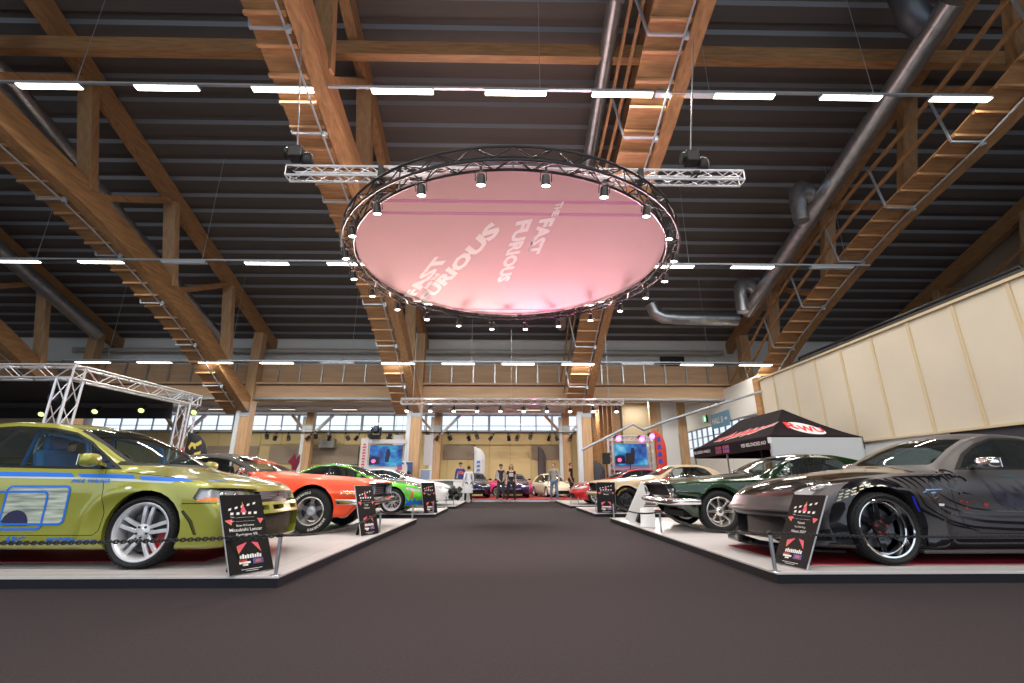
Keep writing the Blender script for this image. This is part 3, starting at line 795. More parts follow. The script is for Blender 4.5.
    for q in (1, -1):
        # rib strokes behind the front wheel
        def rib(x0, z0, x1, z1, bend, w0, w1, n=9):
            P = [(x0+(x1-x0)*k/n+bend*math.sin(PI*k/n), z0+(z1-z0)*k/n) for k in range(n+1)]
            vs = []; fs = []
            for i, p in enumerate(P):
                a = P[max(i-1, 0)]; b_ = P[min(i+1, n)]; d = (Vector(b_)-Vector(a)).normalized(); nn = Vector((-d.y, d.x)); w = w0+(w1-w0)*i/n
                w = max(.003, w*math.sin(PI*min(1, (i+.6)/(n*.6)))**.5) if i < n*.3 else w
                vs += [tuple(Vector(p)+nn*w/2), tuple(Vector(p)-nn*w/2)]
            return vs, [(2*i, 2*i+1, 2*i+3, 2*i+2) for i in range(n)]
        for k in range(9):
            x0 = 1.02+k*.088; v, f = rib(x0, .838+k*.006-.02*(k < 2), x0+.10+.006*k, .76-.012*k, .028, .026, .012); c.wrap('rib_stroke', v, f, GBLK, q, .003)
        v, f = rib(1.20, .845, 1.74, .845, .0, .008, .02); c.wrap('rib_stroke', v, f, GBLK, q, .003)
        def sweep(P, w0, w1):
            g = pchip(P); x0, x1 = P[0][0], P[-1][0]; n = 22; vs = []; fs = []
            for i in range(n+1):
                x = x0+(x1-x0)*i/n; z = g(x); dz = (g(x+.01)-g(x-.01))/.02; d = Vector((1, dz)).normalized(); nn = Vector((-d.y, d.x)); w = (w0+(w1-w0)*i/n)*min(1, .25+i/4, .25+(n-i)/6)
                vs += [tuple(Vector((x, z))+nn*w/2), tuple(Vector((x, z))-nn*w/2)]
            return vs, [(2*i, 2*i+1, 2*i+3, 2*i+2) for i in range(n)]
        for P, a, b_ in (([(1.36, .70), (1.45, .56), (1.66, .43), (2.0, .345), (2.5, .325), (3.2, .37)], .020, .030), ([(1.46, .70), (1.58, .56), (1.8, .46), (2.15, .40), (2.6, .385), (3.2, .42)], .022, .034),
                         ([(1.54, .64), (1.7, .55), (1.9, .49), (2.3, .45), (2.9, .46)], .014, .026), ([(1.62, .70), (1.78, .60), (2.0, .53), (2.35, .50), (2.9, .52)], .012, .018), ([(1.30, .60), (1.5, .47), (1.7, .38), (2.0, .315)], .03, .012), ([(1.62, .845), (1.72, .76), (1.86, .70), (2.0, .665)], .03, .010)):
            v, f = sweep(P, a, b_); c.wrap('swoosh', v, f, GBLK, q, .003)
        # curl by the mirror
        for r0, cx, cz, a0, a1, w in ((.085, 1.80, .80, -70, 170, .030), (.05, 1.86, .865, 20, 250, .022), (.11, 1.70, .76, 120, 230, .02), (.06, 1.93, .79, 10, 130, .026)):
            P = [(cx+r0*math.cos(R_(a0+(a1-a0)*k/10)), cz+r0*math.sin(R_(a0+(a1-a0)*k/10))) for k in range(11)]
            v, f = strokes2d([P], w); c.wrap('curl', v, f, GBLK, q, .0035)
        for k in range(7):                               # violet skyline spikes
            x = 2.14+.075*k; hh = (.86, .73, .80, .70, .76, .82, .70)[k]
            c.wrap('skyline_graphic', [(x, hh), (x+.11, .60-.03*(k % 2)), (x+.24, .50), (x+.17, .66)], [(0, 1, 2, 3)], PURP, q, .0028)
        c.wrap('teal_flash', [(2.28, .86), (2.50, .87), (2.62, .835), (2.45, .845)], [(0, 1, 2, 3)], TEALV, q, .003)
        for x, z, r_ in ((2.13, .565, .022), (1.87, .60, .014), (1.93, .59, .012), (1.92, .535, .012), (2.0, .60, .008)):
            P = [(x+r_*(1+.5*(k % 2))*math.cos(k*PI/5), z+r_*.6*(1+.6*(k % 2))*math.sin(k*PI/5)) for k in range(10)]; c.wrap('red_splash', P, [tuple(range(10))], REDV, q, .004)
        for x, z, w, h in ((1.50, .705, .20, .018), (1.44, .685, .07, .014), (1.56, .675, .06, .02)): c.wrap('blue_script', [(x, z), (x+w, z+.012), (x+w, z+h), (x, z+h*.8)], [(0, 1, 2, 3)], BLUEV, q, .0045)
        P = [(1.60+.042*math.cos(k*PI/8), .635+.042*math.sin(k*PI/8)) for k in range(17)]; v, f = strokes2d([P, [(1.56, .622), (1.64, .650)]], .010); c.wrap('side_badge', v, f, CHROME, q, .006)
        c.wrap('side_repeater', [(1.60, .555), (1.68, .553), (1.69, .575), (1.61, .58)], [(0, 1, 2, 3)], WHITE, q, .005)
        c.wrap('blue_edge', [(1.30, .66), (1.34, .64), (1.40, .50), (1.385, .50)], [(0, 1, 2, 3)], mat('blue_flare_line', (.02, .03, .5), .2), q, .004)
        for k in range(5):
            for j in range(3):
                x = .55+.075*k+.02*j; z = .60+.030*j+.032*k-.002*k*k; c.wrap('dash_graphic', [(x, z), (x+.045, z+.014), (x+.045, z+.026), (x, z+.012)], [(0, 1, 2, 3)], mat('pale_dash', (.45, .40, .30), .3) if k+j == 0 else bpy.data.materials['pale_dash'], q, .004)  # reflections on the gloss flare, painted on as pale dashes
    v, f = fit_text('DK', .34, .035, .2, .01); c.wrap('windscreen_script', [(a+2.0 if False else a-.17, b_+1.255) for a, b_ in v], f, WHITE, 1, .004, 'front')
    w = make_wheel(.345, .275, .275, 'deep6', spoke_m=GBLK, lip_m=CHROME, hub_m=BLACK, lip=.08)
    c.wheels(w, .815); c.liners(); c.under()
    c.cabin(1, 2.7, 3.3, 1.85, .50, .90, .66, rear=False)
    return c.root

def fastback(name, label, PAINT, chrome=True, notch=False, wheel=None, wing=False, loc=(0, 0, 0), group=None, hero=True, rotz=PI):
    """long-bonnet sixties pony car; notch gives the hardtop roof"""
    top = [(0, .80), (.1, .835), (.3, .855), (.8, .895), (1.45, .945), (1.62, .965), (1.85, 1.06), (2.1, 1.175), (2.35, 1.255), (2.7, 1.30), (3.05, 1.295)]
    top += [(3.3, 1.26), (3.55, 1.15), (3.8, 1.0), (4.1, .955), (4.66, .90)] if notch else [(3.4, 1.245), (3.8, 1.13), (4.15, 1.01), (4.4, .95), (4.66, .91)]
    sp = dict(L=4.66, foh=.83, wb=2.74, R=.33, Ra=.365, step=.05, sub=4, round=.03, bot_min=.2, flare=(.022, .04), arch_up=.02, top=top,
        sh=[(0, .785), (.3, .805), (.9, .835), (1.7, .855), (2.4, .865), (3.2, .915), (3.9, .925), (4.66, .87)],
        bot=[(0, .34), (.12, .30), (.35, .24), (.9, .22), (3.4, .22), (4.0, .28), (4.66, .36)],
        hw=[(0, .845), (.3, .875), (.9, .895), (1.7, .885), (2.5, .885), (3.3, .905), (4.0, .89), (4.66, .83)],
        rw=[(0, .66), (.8, .69), (1.62, .70), (1.9, .665), (2.3, .575), (2.7, .56), (3.3, .55), (3.8, .60), (4.66, .66)],
        crown=[(0, .03), (.8, .04), (1.6, .05), (2.2, .05), (3.2, .05), (4.2, .03)],
        bow=[(0, .05), (.5, .0), (1.2, .05), (1.62, .12), (2.2, .06), (2.6, 0), (3.6, -.05), (4.66, -.10)],
        nose=[(.30, .28), (.42, .20), (.52, .13), (.60, .10), (.72, .04), (.80, .0)], tail=[(.35, .1), (.6, .02), (.8, .0), (.9, .03)],
        prof=[(.88, 0), (.945, .10), (.975, .30), (.97, .50), (1., .66), (.985, .72), (.965, .9), (.93, 1.)])
    c = Car(name, sp, label, loc, rotz, group)
    if notch: win = [(1.90, .905), (2.12, 1.05), (2.33, 1.165), (2.6, 1.20), (3.0, 1.20), (3.18, 1.15), (3.30, 1.04), (3.30, .945), (2.6, .90)]
    else: win = [(1.90, .905), (2.12, 1.05), (2.33, 1.165), (2.6, 1.205), (2.95, 1.20), (3.12, 1.13), (3.20, 1.02), (3.18, .935), (2.6, .90)]
    cx = sum(p[0] for p in win)/len(win); cz = sum(p[1] for p in win)/len(win)
    def grow(P, d): return [(x+d*(x-cx)/max(.25, math.hypot(x-cx, (z-cz)*3)), z+d*(1 if z > cz else -1)*.8) for x, z in P]
    c.cut('window_trim', grow(win, .022), 'side', nmin=.2, zmin=.87); c.cut('side_window', win, 'side', nmin=.2, zmin=.88)
    c.cut('window_divider', [(2.14, .88), (2.165, .88), (2.30, 1.25), (2.275, 1.25)], 'side', nmin=.2, only=['side_window'])
    c.cut('windscreen_trim', [(-1, .985), (.685, .98), (.66, 1.06), (.55, 1.235), (0, 1.25), (-1, 1.25)], 'front', nmin=.2, srange=(1.3, 2.7))
    c.cut('windscreen', [(-1, 1.005), (.655, 1.0), (.635, 1.06), (.525, 1.215), (0, 1.23), (-1, 1.23)], 'front', nmin=.2, srange=(1.3, 2.7), only=['windscreen_trim'])
    c.cut('back_glass', [(-1, 1.03), (.52, 1.03), (.47, 1.2), (-1, 1.2)], 'front', nmin=.15, srange=(3.2, 4.2), sign=-1)
    c.cut('grille_surround', [(-1, .545), (.56, .545), (.62, .60), (.60, .755), (.55, .775), (-1, .775)], 'front', nmin=.2, srange=(-.1, .3))
    c.cut('grille', [(-1, .565), (.54, .565), (.59, .61), (.575, .745), (.535, .757), (-1, .757)], 'front', nmin=.2, srange=(-.1, .3), only=['grille_surround'])
    c.cut('lower_opening', [(-1, .335), (.50, .335), (.56, .40), (-1, .40)], 'front', nmin=.2, srange=(-.1, .5))
    c.cut('tail_lamp', [(.45, .66), (.75, .66), (.75, .80), (.45, .80)], 'front', nmin=.2, sign=-1, srange=(4, 5))
    c.line('shut_line', [(1.66, .85), (1.62, .40), (1.66, .29), (2.78, .29), (2.86, .40), (2.90, .88)])
    c.arches(); c.flange('grille', Vector((-.14, 0, 0)), 'wall_grille'); c.flange('lower_opening', Vector((-.08, 0, 0)), 'wall_grille')
    tr = CHROME if chrome else BLACK
    c.emit('body', ['body', 'arch_flange'], PAINT); c.pair('window_trim', ['window_trim', 'window_divider'], tr, push=.002); c.pair('side_window', 'side_window', GLASSC if notch else GLASS)
    c.emit('windscreen_trim', 'windscreen_trim', tr, push=.002); c.emit('windscreen', 'windscreen', GLASSC); c.emit('back_glass', 'back_glass', GLASSD)
    c.emit('grille_surround', 'grille_surround', tr, push=.004); c.emit('grille', 'grille', BLACK, sink=(-.13, 0, 0)); c.emit('grille_walls', 'wall_grille', BLACK)
    c.emit('lower_opening', 'lower_opening', DARK, sink=(-.07, 0, 0)); c.pair('shut_line', 'shut_line', DARK, push=-.004); c.pair('tail_lamp', 'tail_lamp', REDL)
    b = MB()
    for k in range(6): b.box((c.xo-.115, 0, .595+.028*k), (.008, 1.1, .006))
    for k in range(-13, 14): b.box((c.xo-.118, k*.042, .66), (.006, .005, .17))
    b.build('grille_mesh', BLACKM, c.root)
    t = c.bvh()
    for q in (1, -1):
        h = t.ray_cast(Vector((c.xo+1, q*.715, .66)), Vector((-1, 0, 0)))[0]
        b = MB(); M = Matrix.Translation((h.x-.01, q*.715, .66))
        b.lathe([(.085, .0), (.098, .012), (.092, .024), (.080, .012)], 24, 'x', M, closed=True); o = b.build('headlamp', CHROME, c.root)
        b = MB(); b.lathe([(.0, .022), (.05, .018), (.082, .006)], 24, 'x', M); b.build('lens', mat('headlamp_glass', (.30, .31, .33), .12, .4) if 'headlamp_glass' not in bpy.data.materials else bpy.data.materials['headlamp_glass'], o)
    # bumper: blade that wraps to the sides
    P = [(.50, .905), (.36, .912), (.15, .905), (.03, .84), (-.03, .60), (-.055, .3), (-.06, 0)]
    P = P+[(x, -y) for x, y in P[-2::-1]]
    b = MB(); vs = []; fs = []; prof = [(-.012, -.05), (.012, -.04), (.020, 0), (.012, .04), (-.012, .05), (-.02, 0)]
    for i, (x, y) in enumerate(P):
        d = (Vector(P[min(i+1, len(P)-1)])-Vector(P[max(i-1, 0)])).normalized(); nn = Vector((d.y, -d.x)); nn = nn if nn.dot(Vector((x-.6, y))) > 0 else -nn
        for u, v in prof: vs.append((c.xo-x-(nn*u).x, y+(nn*u).y, .485+v))
    m = len(prof)
    for i in range(len(P)-1):
        for k in range(m): fs.append((i*m+k, i*m+(k+1) % m, (i+1)*m+(k+1) % m, (i+1)*m+k))
    b.add(vs, fs, True); b.build('front_bumper', CHROME if chrome else PAINT, c.root, auto=60)
    c.mirror(2.02, .985, .84, (.09, .13, .09), CHROME if chrome else PAINT); c.handle(2.72, .76, CHROME, .14)
    w = wheel or make_wheel(.33, .24, .225, 'bullitt8', spoke_m=mat('polished_alloy', (.80, .76, .72), .2, .9), lip=.03)
    c.wheels(w, .775); c.liners(); c.under(); c.cabin(1, 2.6, 3.3, 1.85, .52, .90, .66)
    return c.root

def green_fastback(label=''):
    return fastback('fastback_car', 'dark green sixties fastback with chrome bumper behind the dark grey sports coupe', paint('highland_green', (.006, .028, .010), .15, .35))

def gold_hardtop():
    w = make_wheel(.33, .255, .235, 'magnum5', spoke_m=BLACKM, lip_m=BLACKM, marks=mat('yellow_lettering', (.75, .5, .03), .5), hero=False)
    return fastback('hardtop_car', 'pale gold sixties hardtop with black wheels and yellow tyre lettering', mat('pale_gold_paint', (.46, .36, .235), .4, .35), chrome=False, notch=True, wheel=w)

def muscle_orange():
    OR = paint('hemi_orange', (.82, .058, .003), .35, .0, coat=.3)
    VIN = mat('black_vinyl_roof', (.022, .020, .020), .5)
    sp = dict(L=4.87, foh=.97, wb=2.79, R=.345, Ra=.385, step=.05, sub=4, round=.035, bot_min=.23, flare=(.02, .045), arch_up=.03,
        top=[(0, .80), (.1, .835), (.4, .865), (.9, .905), (1.6, .955), (1.78, .97), (2.05, 1.085), (2.35, 1.20), (2.6, 1.26), (2.95, 1.29), (3.3, 1.28), (3.7, 1.17), (4.05, 1.0), (4.3, .965), (4.87, .92)],
        sh=[(0, .785), (.3, .81), (1., .845), (1.9, .865), (2.7, .875), (3.4, .935), (4.1, .94), (4.87, .88)],
        bot=[(0, .36), (.12, .30), (.4, .25), (1., .24), (3.5, .24), (4.2, .3), (4.87, .38)],
        hw=[(0, .90), (.3, .93), (1., .955), (1.9, .935), (2.7, .935), (3.5, .965), (4.2, .95), (4.87, .89)],
        rw=[(0, .70), (.9, .74), (1.78, .75), (2.1, .70), (2.5, .60), (3., .58), (3.5, .58), (4.05, .66), (4.87, .72)],
        crown=[(0, .02), (.9, .04), (1.78, .05), (2.4, .05), (3.4, .05), (4.3, .03)],
        bow=[(0, .07), (.5, .0), (1.3, .05), (1.78, .13), (2.4, .06), (2.8, 0), (3.8, -.05), (4.87, -.12)],
        nose=[(.30, .26), (.42, .20), (.50, .12), (.56, .05), (.74, .02), (.80, .0)], tail=[(.35, .1), (.6, .02), (.8, .0), (.9, .03)],
        prof=[(.89, 0), (.945, .10), (.965, .32), (.985, .52), (1., .64), (.985, .70), (.965, .88), (.93, 1.)])
    c = Car('muscle_car', sp, 'bright orange muscle car with black roof behind the lime sedan', (0, 0, 0), 0)
    win = [(2.06, .91), (2.30, 1.04), (2.55, 1.145), (2.85, 1.185), (3.25, 1.18), (3.45, 1.12), (3.52, 1.03), (3.50, .955), (2.7, .905)]
    c.cut('roof_vinyl', [(2.0, -1), (2.32, .0), (2.45, .62), (2.60, .80), (4.15, .80), (4.02, -1)], 'top', nmin=-.2, zmin=.95)
    c.cut('roof_vinyl', [(1.80, .93), (2.02, .93), (2.9, .96), (3.3, .955), (4.1, .975), (3.9, 1.2), (3.2, 1.4), (2.5, 1.4), (2.1, 1.2)], 'side', nmin=.0, zmin=.955)
    c.cut('roof_vinyl', [(2.30, 1.12), (2.6, 1.26), (3.6, 1.25), (4.1, .975), (3.3, .955), (3.3, 1.1)], 'side', nmin=.0, zmin=.93)
    c.cut('window_trim', [(2.02, .895), (2.29, 1.06), (2.55, 1.165), (2.85, 1.205), (3.27, 1.20), (3.49, 1.13), (3.56, 1.03), (3.54, .94), (2.7, .888)], 'side', nmin=.2, zmin=.87)
    c.cut('side_window', win, 'side', nmin=.2, zmin=.88)
    c.cut('window_divider', [(2.38, .88), (2.405, .88), (2.50, 1.25), (2.475, 1.25)], 'side', nmin=.2, only=['side_window'])
    c.cut('windscreen_trim', [(-1, .985), (.735, .98), (.70, 1.06), (.575, 1.225), (0, 1.24), (-1, 1.24)], 'front', nmin=.2, srange=(1.5, 2.9))
    c.cut('windscreen', [(-1, 1.005), (.705, 1.0), (.675, 1.06), (.55, 1.205), (0, 1.22), (-1, 1.22)], 'front', nmin=.2, srange=(1.5, 2.9), only=['windscreen_trim'])
    c.cut('back_glass', [(-1, 1.03), (.55, 1.03), (.50, 1.2), (-1, 1.2)], 'front', nmin=.15, srange=(3.3, 4.3), sign=-1)
    c.cut('grille_surround', [(-1, .515), (.80, .515), (.835, .55), (.835, .755), (.80, .782), (-1, .782)], 'front', nmin=.2, srange=(-.1, .35))
    c.cut('grille', [(-1, .535), (.785, .535), (.815, .56), (.815, .745), (.785, .765), (-1, .765)], 'front', nmin=.2, srange=(-.1, .35), only=['grille_surround'])
    c.cut('lower_opening', [(-1, .33), (.45, .33), (.48, .385), (-1, .385)], 'front', nmin=.2, srange=(-.1, .5))
    c.cut('tail_lamp', [(-1, .68), (.8, .68), (.8, .82), (-1, .82)], 'front', nmin=.2, sign=-1, srange=(4.3, 5))
    c.line('shut_line', [(1.82, .86), (1.78, .42), (1.82, .31), (3.0, .31), (3.08, .42), (3.12, .90)])
    c.arches(); c.flange('grille', Vector((-.12, 0, 0)), 'wall_grille'); c.flange('lower_opening', Vector((-.08, 0, 0)), 'wall_grille')
    c.emit('body', ['body', 'arch_flange'], OR); c.emit('vinyl_roof', 'roof_vinyl', VIN, push=.002, label='black vinyl roof'); c.pair('window_trim', ['window_trim', 'window_divider'], CHROME, push=.003)
    c.pair('side_window', 'side_window', GLASSC); c.emit('windscreen_trim', 'windscreen_trim', CHROME, push=.003); c.emit('windscreen', 'windscreen', GLASSC); c.emit('back_glass', 'back_glass', GLASSD)
    c.emit('grille_surround', 'grille_surround', CHROME, push=.006); c.emit('grille', 'grille', BLACK, sink=(-.12, 0, 0)); c.emit('grille_walls', 'wall_grille', STEEL)
    c.emit('lower_opening', 'lower_opening', DARK, sink=(-.07, 0, 0)); c.pair('shut_line', 'shut_line', DARK, push=-.004); c.emit('tail_lamp', 'tail_lamp', REDL)
    b = MB()
    for k in range(5): b.box((c.xo-.12, 0, .60+.033*k), (.008, .80, .006))
    b.build('grille_bars', STEEL, c.root)
    for q in (1, -1):
        for y in (.50, .69):
            b = MB(); M = Matrix.Translation((c.xo-.10, q*y, .666)); b.lathe([(.070, .0), (.084, .012), (.078, .03), (.068, .012)], 24, 'x', M, closed=True); o = b.build('headlamp', STEEL, c.root)
            b = MB(); b.lathe([(0, .022), (.045, .018), (.070, .006)], 24, 'x', M); b.build('lens', mat('headlamp_glass', (.30, .31, .33), .12, .4) if 'headlamp_glass' not in bpy.data.materials else bpy.data.materials['headlamp_glass'], o)
        c.wrap('marker_trim', [(.25, .60), (.50, .60), (.50, .655), (.25, .655)], [(0, 1, 2, 3)], CHROME, q, .003); c.wrap('side_marker', [(.28, .612), (.47, .612), (.47, .642), (.28, .642)], [(0, 1, 2, 3)], AMBER, q, .006)
    P = [(.55, .975), (.35, .985), (.12, .965), (.02, .90), (-.03, .62), (-.05, .3), (-.055, 0)]; P = P+[(x, -y) for x, y in P[-2::-1]]
    b = MB(); vs = []; fs = []; prof = [(-.012, -.045), (.012, -.038), (.018, 0), (.012, .038), (-.012, .045), (-.02, 0)]
    for i, (x, y) in enumerate(P):
        d = (Vector(P[min(i+1, len(P)-1)])-Vector(P[max(i-1, 0)])).normalized(); nn = Vector((d.y, -d.x)); nn = nn if nn.dot(Vector((x-.6, y))) > 0 else -nn
        for u, v in prof: vs.append((c.xo-x-(nn*u).x, y+(nn*u).y, .485+v))
    m = len(prof)
    for i in range(len(P)-1):
        for k in range(m): fs.append((i*m+k, i*m+(k+1) % m, (i+1)*m+(k+1) % m, (i+1)*m+k))
    b.add(vs, fs, True); b.build('front_bumper', CHROME, c.root, auto=60)
    v, f = fit_text('THE MOPAR', .86, .085, .15, .012)
    c.wrap('windscreen_lettering', [(a-.43, b_+1.10) for a, b_ in v], f, mat('orange_lettering', (.9, .12, .02), .4, emit=0), 1, .004, 'front')
    c.mirror(2.15, .985, .88, (.09, .13, .09), CHROME); c.handle(2.95, .78, CHROME, .14)
    w = make_wheel(.345, .26, .215, 'magnum5', spoke_m=mat('magnum_grey', (.16, .16, .17), .35, .6), lip_m=mat('polished_lip', (.78, .76, .73), .2, .9), lip=.05, hub_m=STEEL, marks=mat('white_lettering', (.8, .8, .78), .6))
    c.wheels(w, .805); c.liners(); c.under(); c.cabin(-1, 2.8, 3.5, 2.0, .52, .90, .70)
    return c.root

def modern(name, label, PAINT, L=4.4, H=1.30, hood=None, loc=(0, 0, 0), rotz=0., glass=None, group=None, spoke=None, fat=0., sub=3, step=.07, hatch=False, roofm=None):
    """plain two-door coupe for the rows further back"""
    k = H-1.30
    top = [(0, .60), (.08, .66), (.3, .74), (.7, .83), (1.2, .91), (1.4, .94), (1.7, 1.06), (2.0, 1.18+k*.8), (2.3, 1.265+k), (2.65, 1.30+k), (3.0, 1.28+k)]
    top += [(3.45, 1.2+k), (3.9, 1.08+k), (4.15, .93), (L, .80)] if hatch else [(3.35, 1.18+k*.8), (3.75, 1.03), (4.0, .99), (L, .95)]
    sp = dict(L=L, foh=.90, wb=2.55, R=.32, Ra=.36, step=step, sub=sub, round=.05, bot_min=.18, flare=(.02+fat, .06), arch_up=.015, top=top,
        sh=[(0, .58), (.15, .63), (.5, .72), (.9, .79), (1.4, .85), (2.2, .875), (3.2, .92), (4., .92), (L, .86)],
        bot=[(0, .18), (.4, .17), (.8, .18), (3.3, .19), (3.9, .24), (L, .30)],
        hw=[(0, .78), (.12, .82), (.4, .855), (.9, .87), (1.5, .855), (2.5, .855), (3.4, .875), (4., .86), (L, .78)],
        rw=[(0, .60), (.7, .65), (1.4, .69), (1.7, .67), (2.1, .58), (2.7, .55), (3.3, .53), (3.8, .60), (L, .60)],
        crown=[(0, .02), (.7, .04), (1.4, .05), (2.1, .05), (3.2, .05), (L, .03)],
        bow=[(0, .32), (.55, .06), (.9, .1), (1.4, .2), (2.1, .14), (2.5, 0), (3.3, -.06), (L, -.22)],
        nose=[(.17, .02), (.3, 0), (.42, -.01), (.5, .02), (.62, .09)], tail=[(.3, .05), (.5, 0), (.8, .03)])
    c = Car(name, sp, label, loc, rotz, group)
    t0 = 1.205+k
    win = [(1.66, .90), (1.95, 1.05+k*.6), (2.2, 1.15+k), (2.55, t0), (2.95, t0-.01), (3.2, 1.12+k), (3.42, 1.0+k*.5), (3.38, .945), (2.5, .905)]
    c.cut('window_surround', [(1.58, .885), (1.93, 1.07+k*.6), (2.2, 1.172+k), (2.55, t0+.022), (2.97, t0+.01), (3.24, 1.13+k), (3.5, .99+k*.5), (3.44, .928), (2.5, .888)], 'side', nmin=.2, zmin=.86)
    c.cut('side_window', win, 'side', nmin=.2, zmin=.88)
    c.cut('window_pillar', [(2.62, .85), (2.68, .85), (2.70, 1.4), (2.64, 1.4)], 'side', nmin=.2, only=['side_window'])
    c.cut('windscreen', [(-1, .965), (.635, .96), (.62, 1.02), (.52, 1.20+k), (0, 1.235+k), (-1, 1.235+k)], 'front', nmin=.2, srange=(1.2, 2.6))
    c.cut('back_glass', [(-1, 1.0), (.50, 1.0), (.45, 1.2+k), (-1, 1.2+k)], 'front', nmin=.15, srange=(2.9, 4.2), sign=-1)
    if hood: c.cut('bonnet', [(.10, -1), (.12, .45), (.4, .60), (1.0, .66), (1.5, .67), (1.5, -1)], 'top', nmin=.3, only=['body'])
    c.cut('headlamp', [(.36, .55), (.80, .575), (.98, .615), (1.0, .66), (.9, .675), (.65, .63), (.38, .60)], 'corner', nmin=.15)
    c.cut('lower_intake', [(-1, .22), (.50, .22), (.56, .30), (.46, .40), (-1, .40)], 'front', nmin=.3, srange=(-.1, .5))
    c.cut('tail_lamp', [(L-.25, .70), (L+.2, .70), (L+.2, .86), (L-.2, .86)], 'side', nmin=.2)
    c.cut('tail_lamp', [(.40, .70), (.95, .70), (.95, .86), (.40, .86)], 'front', nmin=.2, sign=-1, srange=(3.8, 5))
    c.line('shut_line', [(1.60, .86), (1.50, .60), (1.53, .32), (2.72, .30), (2.84, .42), (2.86, .89)], w=.009)
    c.arches(14); c.flange('lower_intake', Vector((-.10, 0, 0)), 'wall_intake')
    c.emit('body', ['body', 'arch_flange', 'wall_intake'], PAINT); 
    if hood: c.emit('bonnet', 'bonnet', hood)
    c.pair('window_surround', ['window_surround', 'window_pillar'], BLACK); c.pair('side_window', 'side_window', glass or GLASSD); c.emit('windscreen', 'windscreen', glass or GLASS); c.emit('back_glass', 'back_glass', GLASSD)
    c.pair('headlamp', 'headlamp', mat('headlamp_cluster', (.55, .57, .6), .15, .5) if 'headlamp_cluster' not in bpy.data.materials else bpy.data.materials['headlamp_cluster'], push=-.004)
    c.emit('lower_intake', 'lower_intake', DARK, sink=(-.09, 0, 0)); c.pair('tail_lamp', 'tail_lamp', REDL); c.pair('shut_line', 'shut_line', DARK, push=-.004)
    c.mirror(1.80, .96, .83, (.12, .18, .11), PAINT); c.handle(2.72, .76, PAINT, .14)
    w = make_wheel(.32, .225, .235, 'multi' if spoke is not False else 'magnum5', spoke_m=spoke or SILVER, hero=False)
    c.wheels(w, .755); c.liners(); c.under()
    c.cabin(-1, 2.4, 3.1, 1.6, .50, .88, .64)
    c.car = c
    return c

def green_coupe():
    GR = paint('bright_green', (.09, .52, .02), .25, .05)
    c = modern('sport_coupe', 'bright green coupe with black bonnet and blue flame graphics on the left', GR, 4.5, 1.30, hood=mat('carbon_bonnet', (.03, .03, .035), .2, coat=1), step=.06)
    BL = mat('blue_flame', (.02, .12, .65), .4); RD = mat('red_number', (.65, .03, .03), .5)
    for q in (1, -1):
        v, f = fit_text('5', .10, .16, .15, .02); c.wrap('number', [((.44-a) if q < 0 else (.34+a), b_+.40) for a, b_ in v], f, RD, q, .004)
        for k in range(6): c.wrap('blue_flame', [(.58-.10*k, .22+.01*k), (.52-.10*k, .40-.03*(k % 2)), (.47-.1*k, .30), (.42-.1*k, .37), (.44-.1*k, .22)], [(0, 1, 2, 3, 4)], BL, q, .004)
        for k in range(6): c.wrap('blue_flame', [(1.4+.25*k, .24), (1.7+.25*k, .50+.05*(k % 2)), (1.75+.25*k, .42), (1.65+.25*k, .24)], [(0, 1, 2, 3)], BL, q, .004)
    return c.root
def white_coupe():
    c = modern('sport_coupe', 'white coupe with its front bumper off in the back row on the left', paint('gloss_white', (.86, .86, .87), .3, .0), 4.45, 1.30, step=.07)
    return c.root
# ------------------------------------------------------------------ the hall
def st(o): o['kind'] = 'structure'; return o
ROOFM = mat('dark_roof_deck', (.105, .090, .084), .6, .1, noise=.10, nscale=1.2, stretch=(.15, 3, 3)); RIBM = mat('roof_rib', (.20, .205, .225), .5, .2)
CARPET = mat('dark_carpet', (.035, .029, .032), .95, spec=.1, noise=.16, nscale=55, bump=.25, bscale=220)
YELLOW = mat('yellow_panel', (.66, .52, .26), .6, noise=.06, nscale=.6)
PANEL = mat('cream_partition', (.60, .54, .45), .6, noise=.06, nscale=.5)
BATTEN = mat('partition_batten', (.55, .45, .30), .55)
GREYBRN = mat('grey_brown_board', (.33, .26, .20), .7)
CEILM = mat('gallery_soffit', (.80, .74, .74), .8)
LIGHTWALL = mat('pale_wall', (.78, .78, .77), .7)
DKWALL = mat('dark_wall', (.03, .03, .035), .7)

def zc(y): return 13.9-.355*(y-9.85)           # centre line of the sloping roof chord
lowf = pchip([(-6, 11.9), (0, 12.0), (4, 11.6), (7.5, 10.85), (10, 10.08), (13, 9.42), (16, 8.45), (19, 7.25), (22, 5.6), (24.2, 4.45)])

mesh('floor', [(-32, -9, 0), (24, -9, 0), (24, 33.2, 0), (-32, 33.2, 0)], [(0, 1, 2, 3)], CARPET)['kind'] = 'structure'
# roof deck: trapezoid profile running across the hall
def deck_profile(y0, y1, f):
    P = []; y = y0
    while y < y1:
        for dy, dz in ((0, 0), (.40, 0), (.46, .11), (.66, .11), (.72, 0)): P.append((y+dy, f(y+dy)+dz))
        y += .72
    return P
P = deck_profile(2.0, 26, lambda y: zc(y)+.42)
Q = [(4-y, z) for y, z in P if 4-y > -9][::-1]
prof = Q[:-1]+P
vs = [(x, y, z) for y, z in prof for x in (-32, 24)]
ce = st(mesh('ceiling', vs, [(2*i, 2*i+1, 2*i+3, 2*i+2) for i in range(len(prof)-1)], [ROOFM, RIBM]))
for p in ce.data.polygons:
    zs = [ce.data.vertices[i].co for i in p.vertices]; dy = max(v.y for v in zs)-min(v.y for v in zs)
    if dy < .1: p.material_index = 1

